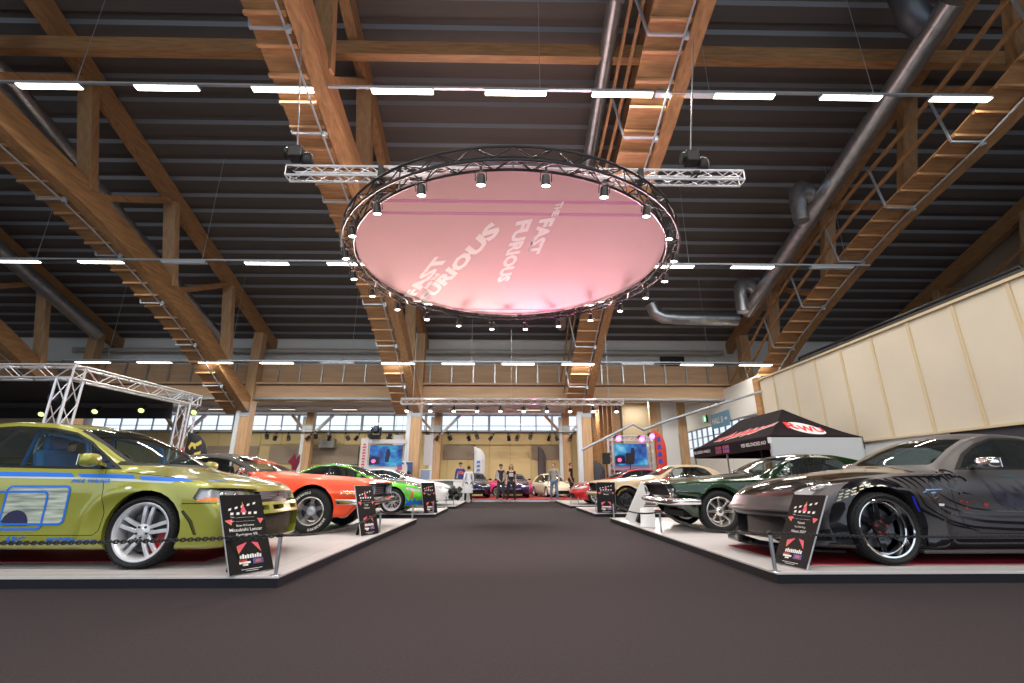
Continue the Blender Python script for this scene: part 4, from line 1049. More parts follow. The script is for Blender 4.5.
def truss(x, k):
    t = empty('roof_truss', (x, 0, 0), kind='structure')
    b = MB(); b.bar((0, 2, zc(2)), (0, 25.6, zc(25.6)), .30, .66); b.bar((0, 2, zc(2)), (0, -8.5, zc(2)-.355*10.5), .30, .66); b.build('upper_chord', WOOD, t)
    ys = [-6+.75*i for i in range(41)]; b = MB(); w = .17; hh = .40; vs = []
    for y in ys:
        z = lowf(y); vs += [(-w, y, z-hh), (w, y, z-hh), (w, y, z+hh), (-w, y, z+hh)]
    n = len(ys); fs = [(0, 1, 2, 3), tuple(4*(n-1)+q for q in (3, 2, 1, 0))]
    for i in range(n-1):
        for q in range(4): fs.append((4*i+q, 4*i+4+q, 4*i+4+(q+1) % 4, 4*i+(q+1) % 4))
    b.add(vs, fs); b.build('lower_chord', WOOD, t)
    posts = [(4.0, 4.6), (8.2, 9.0), (11.75, 12.75), (16.05, 16.95), (20.55, 21.45)]
    for i, (ya, yb) in enumerate(posts):
        b = MB(); b.bar((0, ya, zc(ya)-.2), (0, yb, lowf(yb)+.2), .26, .46, up=(1, 0, 0)); b.build('post', WOODPALE if i > 2 else WOODV, t)
        if i:
            p0 = posts[i-1]; b = MB(); b.bar((0, p0[1]+.1, lowf(p0[1]+.1)+.05), (0, ya-.05, zc(ya)-.15), .22, .28, up=(1, 0, 0)); b.build('diagonal', WOOD, t)
    # inspection walkway beside the lower chord
    b = MB(); vs = []
    yy = [y for y in ys if y > 2]
    for y in yy:
        z = lowf(y)-.30; vs += [(-1.10, y, z), (-.22, y, z), (-.22, y, z+.04), (-1.10, y, z+.04)]
    n = len(yy); fs = [(0, 1, 2, 3), tuple(4*(n-1)+q for q in (3, 2, 1, 0))]
    for i in range(n-1):
        for q in range(4): fs.append((4*i+q, 4*i+4+q, 4*i+4+(q+1) % 4, 4*i+(q+1) % 4))
    b.add(vs, fs)
    y = 2.5
    while y < 23.5:
        b.bar((-1.12, y, lowf(y)-.35), (-.20, y, lowf(y)-.35), .09, .075); y += .62
    b.bar((-1.13, 0, 0), (-1.13, 0, .01), .01)
    b.build('walkway', WOODX, t)
    for dx, dz in ((-1.18, .35), (-1.32, .95)):
        b = MB(); Y = [y for y in ys if 2 < y < 23.3]
        for a, c in zip(Y[:-1], Y[1:]): b.bar((dx, a, lowf(a)+dz), (dx, c, lowf(c)+dz), .06, .12)
        b.build('handrail', WOOD, t)
    y = 3.0
    while y < 23:
        b = MB(); z = lowf(y); b.bar((-1.34, y, z+1.0), (-1.10, y, z-.40), .05); b.bar((-1.10, y, z-.42), (-.18, y, z-.42), .05); b.bar((-.24, y, z-.34), (-.24, y, z-.52), .09); b.build('walkway_hanger', STEEL, t); y += 2.35
    b = MB(); b.tube([(-.30, y, lowf(y)-.47) for y in ys if 2 < y < 23.6], .028, 6); b.build('conduit', STEEL, t)
    return t
for k, x in enumerate((-21.9, -13.2, -4.5, 4.25, 13.1, 21.4)): truss(x, k)
b = MB(); b.box((-4, 10.45, 12.95), (56, .26, .48)); st(b.build('cross_beam', WOODX))
b = MB(); b.box((-4, 3.0, 14.6), (56, .26, .48)); st(b.build('cross_beam', WOODX))

# gallery across the far end
gal = empty('gallery', (0, 24, 0), kind='structure')
b = MB(); b.box((-8.6, .12, 5.34), (43.8, .30, .76)); b.build('edge_beam', WOODL, gal)
b = MB(); b.box((-8.6, .10, 5.86), (43.8, .5, .10)); b.build('ledge', WOODL, gal)
b = MB(); b.box((-8.6, .42, 6.44), (43.8, .06, 1.08)); b.build('parapet_boards', WOODL, gal)
for k in range(37):
    b = MB(); b.box((-29.5+1.16*k, .33, 6.42), (.06, .08, 1.22)); b.build('parapet_post', GALV, gal)
b = MB(); b.tube([(-30.4, .30, 7.06), (13.2, .30, 7.06)], .035, 8); b.build('parapet_rail', GALV, gal)
b = MB(); b.box((-8.6, 4.8, 5.68), (43.8, 9.0, .3)); b.build('soffit', CEILM, gal)
b = MB()
for k in range(4): b.box((-8.6, 1.2+2.1*k, 5.5), (43.8, .12, .12))
b.build('soffit_ribs', CEILM, gal)
b = MB(); b.box((-8.6, -.12, 5.05), (43.8, .08, .10)); b.build('cable_tray', STEEL, gal)
st(mesh('wall_gallery', [(-32, 25.6, 5.8), (24, 25.6, 5.8), (24, 25.6, 9.3), (-32, 25.6, 9.3)], [(0, 1, 2, 3)], LIGHTWALL))
for k, (x0, x1) in enumerate(((-16, -14.2), (-12.6, -9.2), (-8.4, -5.4), (5.0, 8.4), (9.0, 10.4))):
    b = MB(); b.box(((x0+x1)/2, 25.55, 7.2), (x1-x0, .06, 1.3)); st(b.build('trim_%d' % (k+1), DKWALL if k in (4,) else OFFW))
b = MB(); b.tube([(-24, 25.1, 7.95), (12.5, 25.1, 7.95)], .14, 10); o = b.build('ventilation_duct', mat('painted_duct', (.45, .43, .40), .5)); prop(o, 'long thin grey pipe running along the wall above the far gallery', 'duct')
# back wall under the gallery with its clerestory windows
b = MB(); b.box((-10.1, 33.1, 2.14), (43.8, .2, 4.28)); st(b.build('wall_back', YELLOW))
b = MB()
for k in range(29): b.box((-30+1.45*k, 32.985, 2.14), (.025, .02, 4.2))
st(b.build('trim_10', mat('panel_joint', (.42, .31, .12), .6)))
b = MB(); b.box((-10.1, 33.1, 5.72), (43.8, .2, .5)); st(b.build('wall_back_upper', LIGHTWALL))
b = MB(); b.box((-10.1, 32.9, 4.30), (43.6, .35, .14)); st(b.build('trim_11', mat('sill_grey', (.38, .42, .46), .6)))
PANEG = glassmat('window_pane_glass', (.97, .98, 1.0), .99)
WINF = mat('window_frame', (.50, .54, .58), .5)
for k in range(9):
    x0 = -28+4.5*k; w = empty('window_%d' % (k+1), (x0, 33.1, 4.37), kind='structure')
    b = MB()
    for dx in (0, 1.1, 2.2, 3.3, 4.4): b.box((dx, 0, .55), (.07, .1, 1.1))
    b.box((2.2, 0, .02), (4.45, .1, .06)); b.box((2.2, 0, 1.08), (4.45, .1, .06)); b.box((2.2, 0, .36), (4.45, .06, .04)); b.build('window_frame', WINF, w)
    b = MB(); b.add([(0, 0, 0), (4.4, 0, 0), (4.4, 0, 1.1), (0, 0, 1.1)], [(0, 1, 2, 3)]); b.build('pane', PANEG, w)
for k, (x0, x1, z0, z1) in enumerate(((-4.2, -2.0, 2.42, 3.42), (1.95, 4.0, 2.42, 3.42), (-16.2, -9.9, 2.1, 3.3), (-20.5, -17, 2.1, 3.3))):
    b = MB(); b.box(((x0+x1)/2, 32.96, (z0+z1)/2), (x1-x0, .05, z1-z0)); st(b.build('trim_%d' % (20+k), GREYBRN))
# pillars
PLATE = mat('white_pillar_plate', (.60, .64, .70), .5)
for y, top in ((24.0, 8.6), (32.0, 5.6)):
    for x in (-21.9, -13.2, -4.5, 4.25, 13.1) if y < 30 else (-21.9, -13.2, -4.5, 4.25):
        t = empty('pillar', (x, y, 0), kind='structure')
        b = MB(); b.box((0, 0, top/2), (.48, .50, top), bev=.01); b.build('timber', WOODPALE, t)
        b = MB(); b.box((-.36, -.05, 2.45 if y < 30 else 2.6), (.22, .40, 4.9 if y < 30 else 5.2), bev=.01); b.build('white_plate', PLATE, t)
        b = MB(); b.box((0, -.26, 4.35), (.52, .03, .5)); b.build('steel_shoe', STEEL, t)
        if y > 30:
            for s in (1,):
                b = MB(); b.bar((.1*s, 0, 3.9), (1.5*s, 0, 5.35), .16, .22, up=(0, 1, 0)); b.build('knee_brace', PLATE, t)
                b = MB(); b.bar((-.1*s, 0.1, 3.9), (-1.4*s, 0.1, 5.35), .16, .22, up=(0, 1, 0)); b.build('knee_brace', WOODL, t)
# timber screen wall on the right beneath the gallery
for k in range(7):
    y = 25.3+1.15*k; t = empty('screen_post', (6.15, y, 0), kind='structure'); b = MB(); b.box((0, 0, 2.75), (.42, .26, 5.5)); b.build('timber', WOOD, t)
b = MB(); b.box((6.45, 29, 2.75), (.06, 8, 5.5)); st(b.build('wall_screen', mat('screen_wall', (.58, .52, .42), .6)))
for k, (x, y) in enumerate(((8.5, 26.2), (10.45, 27.0))):
    t = empty('screen_post', (x, y, 0), kind='structure'); b = MB(); b.box((0, 0, 2.75), (.42, .26, 5.5)); b.build('timber', WOODPALE, t)
b = MB(); b.box((7.9, 27.2, 2.75), (2.8, .12, 5.5)); st(b.build('wall_partition', mat('dark_ochre_wall', (.42, .34, .24), .6)))
b = MB(); b.box((9.75, 27.2, 2.75), (.9, .12, 5.5)); st(b.build('wall_pale', OFFW))
# right side wall with the high windows and the hall sign
for nm, y0, y1, z0, z1 in (('wall_right', 20.6, 33.1, 0, 2.35), ('wall_right_upper', 20.6, 33.1, 3.95, 5.6), ('wall_right_far', 31.2, 33.1, 2.35, 3.95)):
    b = MB(); b.box((11.75, (y0+y1)/2, (z0+z1)/2), (.2, y1-y0, z1-z0)); st(b.build(nm, LIGHTWALL))
for k in range(2):
    w = empty('window_%d' % (10+k), (11.75, 20.7+5.25*k, 2.35), kind='structure'); b = MB()
    for j in range(8): b.box((0, .75*j, .8), (.08, .06, 1.6))
    for z in (.03, .55, 1.07, 1.57): b.box((0, 2.62, z), (.08, 5.25, .05))
    b.build('window_frame', WINF, w); b = MB(); b.add([(0, 0, 0), (0, 5.24, 0), (0, 5.24, 1.6), (0, 0, 1.6)], [(0, 1, 2, 3)]); b.build('pane', PANEG, w)
# tall cream partition on the right
pt = empty('wall_right_partition', (11.4, 0, 0), kind='structure')
b = MB(); b.box((.10, 13.2, 3.68), (.12, 13.6, 3.12)); b.build('cream_board', PANEL, pt)
b = MB(); b.box((.12, 9.1, 1.06), (.10, 5.4, 2.12)); b.build('dark_plinth', mat('plinth_charcoal', (.035, .035, .05), .6), pt)
b = MB(); b.box((.12, 15.9, 1.06), (.10, 8.2, 2.12)); b.build('pale_plinth', OFFW, pt)
b = MB(); b.box((.06, 13.2, 5.27), (.20, 13.6, .07)); b.build('top_rail', BATTEN, pt)
b = MB(); b.box((.06, 13.2, 2.13), (.18, 13.6, .06)); b.build('bottom_rail', BATTEN, pt)
for k in range(11):
    b = MB(); b.box((.03, 6.7+1.36*k, 3.68), (.05, .09, 3.1)); b.build('batten', BATTEN, pt)
b = MB(); b.box((.6, 12.5, 5.38), (.9, 12, .16)); b.build('stand_back', DKWALL, pt)
b = MB(); b.tube([(.35, 9.2, 5.30), (.35, 9.3, 5.58), (.35, 17.5, 5.62), (.35, 17.6, 5.3)], .05, 8); b.build('guard_rail', BLACKM, pt)
b = MB(); b.box((11.5, 20.2, 2.6), (.35, .4, 5.6)); st(b.build('partition_end_post', WOOD))
# gable wall far right and end walls
st(mesh('wall_gable', [(21.9, -9, 0), (21.9, 33.2, 0), (21.9, 33.2, 9), (21.9, 26, 8.6), (21.9, 2, 17.0), (21.9, -9, 13)], [(0, 1, 2, 3, 4, 5)], mat('gable_wall', (.34, .27, .21), .75)))
st(mesh('wall_left', [(-29, -9, 0), (-29, 33.2, 0), (-29, 33.2, 9), (-29, 26, 8.6), (-29, 2, 17.0), (-29, -9, 13)], [(0, 1, 2, 3, 4, 5)], mat('left_wall', (.30, .25, .21), .75)))

# ------------------------------------------------------------------ lamps in rows
def lamp_fixture(first=[None]):
    if first[0] is None:
        t = empty('ceiling_lamp', (0, 0, 0)); t['category'] = 'ceiling lamp'
        b = MB(); b.box((0, 0, .05), (1.52, .17, .06)); b.box((0, 0, .085), (1.3, .06, .04)); b.build('housing', STEEL, t)
        b = MB(); b.box((0, 0, .012), (1.48, .15, .022)); b.build('diffuser', LAMPON, t)
        first[0] = t; return t
    return copy_tree(first[0])
OFFS = {(1, 6), (2, 2), (2, 10), (3, 9), (3, 4)}
def lamp_row(idx, y, z, xs, label, group, W, visible=True):
    b = MB(); x0, x1 = min(xs)-1.4, max(xs)+1.4
    b.box(((x0+x1)/2, 0, 0), (x1-x0, .07, .05)); tr = b.build('lamp_track', STEEL, loc=(0, y, z+.13)); prop(tr, label[1], 'lamp track')
    for x in xs[::2]: b = MB(); b.tube([(x+.6, 0, .02), (x+.6, 0, zc(y)+.3-z-.13 if y > 2 else 2.5)], .008, 5); b.build('suspension_wire', STEEL, tr)
    for k, x in enumerate(xs):
        t = lamp_fixture(); t.location = (x, y, z); t['group'] = group; t['label'] = label[0]
        if (idx, k) in OFFS:
            for ch in t.children:
                if ch.name.startswith('diffuser'): ch.data = ch.data.copy(); ch.data.materials[0] = LAMPOFF
            t['label'] = label[2]; t['group'] = group+' that are switched off'; continue
        l = bpy.data.lights.new('lamp_glow', 'AREA'); l.shape = 'RECTANGLE'; l.size = 1.45; l.size_y = .14; l.energy = W; l.color = (1, .93, .82)
        lo = bpy.data.objects.new('lamp_glow', l); COL.objects.link(lo); lo.parent = t; lo.location = (0, 0, -.01)
lamp_row(1, 9.0, 10.0, [-11.0, -8.2, -5.4, -2.52, .25, 2.88, 4.45, 5.90, 8.58, 11.35], ('bright tube lamp in the nearest lamp row above the black ring truss', 'thin grey track carrying the nearest row of ceiling lamps', 'unlit tube lamp in the nearest lamp row beside the right hoist cable'), 'lamps of the nearest ceiling row', 60)
lamp_row(2, 14.7, 8.17, [-16.85+2.85*k for k in range(11)], ('bright tube lamp in the second lamp row level with the pink disc', 'thin grey track carrying the second row of ceiling lamps', 'unlit tube lamp in the second lamp row level with the pink disc'), 'lamps of the second ceiling row', 50)
lamp_row(3, 20.5, 6.06, [-18.6+2.75*k for k in range(12)], ('narrow bright tube lamp in the third row before the gallery boards', 'thin grey track carrying the third row of lamps before the gallery', 'unlit tube lamp in the third row before the gallery boards'), 'lamps of the third ceiling row', 30)
lamp_row(0, 2.5, 11.0, [-9.9+2.475*k for k in range(9)], ('bright tube lamp in the row overhead of the camera', 'grey lamp track overhead of the camera', ''), 'lamps of the row overhead', 90)  # unseen row added to light the car bonnets from above
lamp_row(0, -4.5, 11.0, [-9.9+2.475*k for k in range(9)], ('bright tube lamp in the row behind the camera', 'grey lamp track behind the camera', ''), 'lamps of the row behind', 90)  # further unseen row, added for more light on the cars
# strip lamps under the gallery soffit
sl = None
for j, y in enumerate((26.2, 29.4)):
    for k in range(9):
        x = -19.5+3.9*k+(1.6 if j else 0)
        if x > 11: continue
        if sl is None:
            sl = empty('strip_lamp', (x, y, 5.30)); b = MB(); b.box((0, 0, .05), (1.6, .16, .07)); b.build('housing', STEEL, sl); l = bpy.data.lights.new('strip_glow', 'AREA'); l.shape = 'RECTANGLE'; l.size = 1.5; l.size_y = .12; l.energy = 85; l.color = (1, .92, .78); lo = bpy.data.objects.new('strip_glow', l); COL.objects.link(lo); lo.parent = sl; lo.location = (0, 0, -.02); b = MB(); b.box((0, 0, .005), (1.5, .12, .03)); b.build('diffuser', mat('soft_diffuser', (1, .9, .72), .5, emit=1.3, ecol=(1, .86, .66)), sl); t = sl
        else: t = copy_tree(sl, loc=(x, y, 5.30))
        prop(t, 'dim strip lamp on the soffit under the far gallery, '+('front' if not j else 'rear')+' row', 'strip lamp', 'strip lamps under the gallery, '+('front' if not j else 'rear')+' row')
for y, W in ((27.5, 260), (31, 220)):
    for x in (-14, -5, 4):
        pass

# ------------------------------------------------------------------ ducts
def duct(pts, r, label, m=GALV, rings=True, name='ventilation_duct'):
    b = MB(); b.tube(pts, r, 20); o = b.build(name, m, auto=60); prop(o, label, 'duct')
    if rings:
        P = [Vector(p) for p in pts]
        for a, c in zip(P[:-1], P[1:]):
            L = (c-a).length
            if L < .9: continue
            n = int(L/.45)
            for k in range(1, n): q = a.lerp(c, k/n); d = (c-a).normalized()*.012; b = MB(); b.tube([q-d, q+d], r+.012, 20); b.build('seam_ring', m, o)
    return o
ro = lambda y: zc(y)-.75
def slope(x, y0, y1, dz=0): return [(x, y0+(y1-y0)*k/6, ro(y0+(y1-y0)*k/6)+dz) for k in range(7)]
duct(slope(11.15, 8.3, 19.6, -1.35), .30, 'long shiny round duct sloping beside the right roof truss')
def elbow(x, y, z, label):
    P = [(x+.05, y+.1, z+.2), (x-.30, y-.1, z+.42), (x-.62, y-.2, z+.42), (x-.82, y-.25, z+.22), (x-.86, y-.25, z-.2), (x-.86, y-.25, z-.95)]
    o = duct(P, .24, label, rings=False)
    for k in range(6): b = MB(); b.tube([(x-.86, y-.25, z-.3-.1*k), (x-.86, y-.25, z-.315-.1*k)], .252, 16); b.build('seam_ring', GALV, o)
elbow(11.0, 13.9, ro(13.9)-1.35, 'upper downturned elbow duct branching off the right sloping duct')
elbow(11.0, 18.4, ro(18.4)-1.35, 'lower downturned elbow duct branching off the right sloping duct')
duct([(7.0, 20.3, 9.0), (7.15, 20.3, 8.55), (7.5, 20.3, 8.35), (8.2, 20.3, 8.3), (11.0, 20.3, 8.25)], .31, 'level round duct joining the right sloping duct near the gallery')
duct(slope(-14.35, 7.5, 23, -.9), .28, 'long round duct sloping behind the left roof truss')
duct(slope(2.95, 6.5, 22.5, -.1), .22, 'slim round duct sloping beside the right-centre roof truss')
duct(slope(-21.0, 14, 23, -.3), .3, 'round duct sloping beside the far left roof truss')
duct([(2.6, 8.4, 14.3), (2.6, 8.4, 13.3), (2.75, 8.4, 12.9), (3.1, 8.4, 12.75)], .32, 'dark grey elbow duct above the cross beam by the right-centre truss', mat('dark_duct', (.10, .11, .13), .4, .5))
duct([(10.6, 8.8, 14.2), (10.6, 8.8, 13.1), (10.75, 8.9, 12.6), (11.15, 9.0, 12.4)], .36, 'dark grey elbow duct at the top of the right sloping duct', bpy.data.materials['dark_duct'])
# ------------------------------------------------------------------ trusses for the show lights
def lattice(b, P0, P1, s, rt=.025, rd=.012, step=.35, faces=4):
    """square lattice girder between two points into the mesh builder"""
    P0 = Vector(P0); P1 = Vector(P1); d = (P1-P0); L = d.length; d.normalize()
    up = Vector((0, 0, 1)) if abs(d.z) < .9 else Vector((0, 1, 0)); r = d.cross(up).normalized(); u = r.cross(d).normalized()
    C = [r*(a*s/2)+u*(c*s/2) for a, c in ((-1, -1), (1, -1), (1, 1), (-1, 1))]
    for c in C: b.tube([P0+c, P1+c], rt, 6)
    n = max(2, int(L/step))
    for f in range(4):
        a, c = C[f], C[(f+1) % 4]
        for k in range(n):
            p = P0+d*(L*k/n); q = P0+d*(L*(k+1)/n)
            b.tube([p+(a if k % 2 else c), q+(c if k % 2 else a)], rd, 5, cap=False)
    for p in (P0, P1):
        for f in range(4): b.tube([p+C[f], p+C[(f+1) % 4]], rd*1.2, 5)

CX, CY, CZ, RR = .14, 10.32, 6.0, 3.81
ring = empty('ring_truss', (CX, CY, CZ), 0, 'black circular lattice truss hung around the pink disc', 'truss')
N = 96; ch = []
for r, z in ((RR-.13, -.02), (RR+.13, -.02), (RR-.13, .24), (RR+.13, .24)):
    b = MB(); b.tube([(r*math.cos(2*PI*k/N), r*math.sin(2*PI*k/N), z) for k in range(N)], .026, 8, closed=True); b.build('chord_tube', BLACKM, ring)
b = MB(); M_ = 72
def rp(k, r, z): t = 2*PI*k/M_; return (r*math.cos(t), r*math.sin(t), z)
for k in range(M_):
    for (ra, za), (rb, zb) in (((RR-.13, -.02), (RR-.13, .24)), ((RR+.13, -.02), (RR+.13, .24)), ((RR-.13, -.02), (RR+.13, -.02)), ((RR-.13, .24), (RR+.13, .24))):
        p, q = ((ra, za), (rb, zb)) if k % 2 else ((rb, zb), (ra, za))
        b.tube([rp(k, *p), rp(k+1, *q)], .013, 5, cap=False)
b.build('lattice_braces', BLACKM, ring)
# the fabric disc inside
DISCM = mat('pale_pink_fabric', (.78, .57, .59), .9, spec=0, noise=.03, nscale=.6)  # pink of the stage lights partly mixed into the fabric colour
dk = empty('fabric_disc', (CX, CY, CZ+.06), 0, 'round pale pink fabric screen stretched inside the black ring truss', 'screen')
b = MB(); b.lathe([(0, 0), (3.64, 0), (3.655, .02), (3.64, .04), (0, .04)], 96, 'z'); b.build('fabric', DISCM, dk)
for k, (yy, w) in enumerate(((-2.62, .10), (-2.20, .10), (3.15, .12))):
    hw = math.sqrt(3.63**2-yy**2); b = MB(); b.box((0, yy, .002), (2*hw, w, .006)); b.build('seam', mat('magenta_seam', (.55, .22, .42), .8) if k == 0 else bpy.data.materials['magenta_seam'], dk)  # flat magenta strips across the disc
for k in range(24):
    b = MB(); t = 2*PI*k/24; b.tube([(3.64*math.cos(t), 3.64*math.sin(t), .0), (3.69*math.cos(t), 3.69*math.sin(t), .0)], .012, 5); b.build('lacing', BLACKM, dk)
PROJ = mat('projected_white', (1, 1, 1), .8, spec=0)  # projected logo light, built as white letter meshes on the fabric
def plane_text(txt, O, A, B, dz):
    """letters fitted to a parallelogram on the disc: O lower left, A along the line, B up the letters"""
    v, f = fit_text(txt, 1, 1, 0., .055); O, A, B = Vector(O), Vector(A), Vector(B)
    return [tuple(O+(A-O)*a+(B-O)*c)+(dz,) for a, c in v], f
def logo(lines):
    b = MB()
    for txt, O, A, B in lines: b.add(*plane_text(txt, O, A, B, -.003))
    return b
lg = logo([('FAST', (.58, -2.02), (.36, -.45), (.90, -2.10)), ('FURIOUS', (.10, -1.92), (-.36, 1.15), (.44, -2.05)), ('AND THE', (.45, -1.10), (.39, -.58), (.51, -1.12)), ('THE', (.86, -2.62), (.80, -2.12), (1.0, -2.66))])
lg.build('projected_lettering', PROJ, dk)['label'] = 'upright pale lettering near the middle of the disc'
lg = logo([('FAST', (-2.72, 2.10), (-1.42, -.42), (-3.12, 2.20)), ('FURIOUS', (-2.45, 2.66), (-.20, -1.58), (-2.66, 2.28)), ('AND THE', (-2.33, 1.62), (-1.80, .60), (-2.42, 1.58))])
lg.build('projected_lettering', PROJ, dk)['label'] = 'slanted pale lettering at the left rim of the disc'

# par cans hung below the ring
def parcan(name, label, group, m=BLACKM, lens=None, hero=True):
    t = empty(name, (0, 0, 0), 0, label, 'spotlight', group)
    b = MB(); b.lathe([(.03, .15), (.075, .13), (.085, .06), (.085, -.06), (.10, -.075), (.10, -.10), (.092, -.10), (.088, -.06)], 16, 'z'); b.build('can', m, t)
    b = MB(); b.lathe([(0, -.088), (.086, -.082)], 16, 'z'); b.build('lens', lens or SPOTON, t)
    b = MB()
    b.tube([(.11, 0, 0), (.11, 0, .17), (.06, 0, .22), (-.06, 0, .22), (-.11, 0, .17), (-.11, 0, 0)], .011, 6); b.build('yoke', m, t)
    b = MB(); b.box((0, 0, .26), (.05, .05, .09)); b.build('clamp', m, t)
    return t
proto = parcan('par_spotlight', 'black par spotlight with a lit lens hanging from the black ring truss', 'spotlights around the ring truss')
for k in range(22):
    t = R_(-90+360*(k+.5)/22); o = proto if k == 0 else copy_tree(proto); o.scale = (.85, .85, .85)
    o.location = (CX+RR*math.cos(t), CY+RR*math.sin(t), CZ-.32); o.rotation_euler = (R_(-8)*math.sin(t), R_(8)*math.cos(t), 0)
    side = 'near' if math.sin(t) < -.3 else 'far' if math.sin(t) > .3 else 'left' if math.cos(t) < 0 else 'right'
    o['label'] = 'black par spotlight with lit lens hanging from the %s arc of the black ring truss' % {'near': 'nearest', 'far': 'farthest', 'left': 'left', 'right': 'right'}[side]; o['group'] = 'spotlights on the %s arc of the ring' % side
    if k % 3 == 0:
        l = bpy.data.lights.new('spot_beam', 'SPOT'); l.energy = 180; l.spot_size = R_(50); l.spot_blend = .6; l.shadow_soft_size = .08; l.color = (1, .94, .86)
        lo = bpy.data.objects.new('spot_beam', l); COL.objects.link(lo); lo.parent = o; lo.location = (0, 0, -.12)

gt = empty('straight_truss', (.12, 7.45, 6.46), 0, 'silver straight lattice truss carrying the black ring truss', 'truss')
b = MB(); lattice(b, (-4.22, 0, 0), (4.42, 0, 0), .20, .022, .010, .26); b.build('lattice', ALU, gt)
for x in (-2.45, 2.45):
    b = MB(); b.box((x, 0, -.02), (.10, .25, .26)); b.build('strap', BLACK, gt)
gt2 = empty('straight_truss', (.12, 13.3, 6.05), 0, 'silver straight lattice truss behind the pink disc', 'truss')
b = MB(); lattice(b, (-2.9, 0, .3), (3.2, 0, .3), .27, .024, .011, .40); b.build('lattice', ALU, gt2)
for k, (x, top) in enumerate(((-4.0, lowf(7.45)-.4), (3.62, lowf(7.45)-.4))):
    h = empty('chain_hoist', (x, 7.45, 6.78), 0, 'black chain hoist on the %s end of the silver straight truss' % ('left', 'right')[k], 'hoist')
    b = MB(); b.box((0, 0, .12), (.26, .24, .26), bev=.03); b.build('motor', BLACK, h)
    b = MB(); b.tube([(-.20, 0, .13), (-.13, 0, .13)], .11, 14); b.build('motor_cap', BLACK, h)
    b = MB(); b.sphere((.22, .02, .0), .16, 12, 8, (.75, .7, 1.1)); b.build('chain_bag', BLACK, h)
    b = MB(); b.box((0, 0, -.30), (.10, .34, .05)); b.build('sling', BLACK, h)
    b = MB(); tx = (-4.5 if k == 0 else 4.2); b.tube([(0, 0, .25), (tx-x, .3, top-6.78)], .014, 6); b.build('lifting_cable', GALV, h)
    b = MB(); b.bar((tx-x-.12, .3, top-6.76), (tx-x+.12, .3, top-6.76), .05); b.build('hook', BLACKM, h)
    if k == 0: b = MB(); b.tube([(.05, 0, .0), (.5, .1, -.12), (1.2, .1, -.14)], .012, 6); b.build('power_cable', BLACK, h)

# long light bar before the gallery
lb = empty('light_bar_truss', (.3, 18.6, 4.02), 0, 'long silver light bar truss hung before the far gallery', 'truss')
b = MB(); lattice(b, (-4.45, 0, 0), (4.55, 0, 0), .22, .02, .010, .35); b.build('lattice', ALU, lb)
for x in (-4, 0, 4): b = MB(); b.tube([(x, 0, .1), (x, 0, 3.1)], .008, 5); b.build('suspension_wire', STEEL, lb)
for k in range(10):
    o = copy_tree(proto); o.location = (.3-4.2+.94*k, 18.6, 3.68); o.rotation_euler = (R_(-32), 0, 0)
    o['label'] = 'black spotlight with lit lens hanging from the long silver light bar truss'; o['group'] = 'spotlights on the long light bar'
# dim spots along the clerestory sill
dim = parcan('wall_spotlight', 'small black unlit spotlight hung below the clerestory windows on the yellow wall', 'spotlights below the clerestory windows', lens=STEEL)
for k in range(24):
    o = dim if k == 0 else copy_tree(dim); o.location = (-16.2+.9*k+(.35 if k % 3 == 0 else 0), 31.6, 3.72+(.1 if k % 4 == 0 else 0)); o.rotation_euler = (R_(35 if k % 2 else -20), R_(20*(k % 3-1)), R_(40*(k % 5))); o.scale = (1.35, 1.35, 1.35)
b = MB(); b.tube([(-17, 31.6, 4.12), (5.5, 31.6, 4.12)], .03, 6)
for k in range(8): b.tube([(-17+3.2*k, 31.6, 4.1), (-17+3.2*k, 31.6, 5.5)], .012, 5)
o = b.build('lighting_rail', BLACKM); prop(o, 'thin black lighting rail hung before the clerestory windows', 'lighting rail')

# canopy stage on the left
sg = empty('stage_truss', (-8.75, 9.2, 0), 0, 'silver lattice stage frame with a black canopy roof on the left', 'stage')
zt = 3.0
def leg(x, y): b = MB(); lattice(b, (x, y, 0), (x, y, zt-.15), .28, .024, .011, .42); b.build('leg', ALU, sg)
leg(.05, 0); leg(.35, 3.15); leg(-6.0, 0)
b = MB(); lattice(b, (-6.5, 0, zt), (.20, 0, zt), .26, .024, .011, .33); b.build('front_girder', ALU, sg)
b = MB(); lattice(b, (.08, .1, zt), (.38, 3.4, zt-.0), .26, .024, .011, .33); b.build('side_girder', ALU, sg)
b = MB(); lattice(b, (-6.5, 3.3, zt), (.4, 3.3, zt), .26, .024, .011, .33); b.build('rear_girder', ALU, sg)
b = MB(); b.box((-3.2, 1.6, zt-.10), (6.3, 2.9, .06)); b.box((-3.2, 3.15, zt-.3), (6.3, .05, .42)); b.build('canopy_cloth', mat('black_canopy', (.012, .012, .014), .9), sg)
GL = mat('greenish_lens', (.6, .8, .2), .3, emit=1.6, ecol=(.75, 1, .35))
for k, (x, y, z) in enumerate(((-9.0, 11.6, 2.62), (-10.3, 11.8, 2.62), (-11.6, 11.8, 2.55), (-7.9, 11.9, 2.62))):
    o = copy_tree(proto); o.location = (x, y, z); o.rotation_euler = (R_(-55), 0, R_(20)); o.scale = (.75, .75, .75)
    for chd in o.children:
        if chd.name.startswith('lens'): chd.data = chd.data.copy(); chd.data.materials[0] = GL
    o['label'] = 'spotlight with yellow-green lens under the black stage canopy'; o['group'] = 'spotlights under the stage canopy'
mh = None
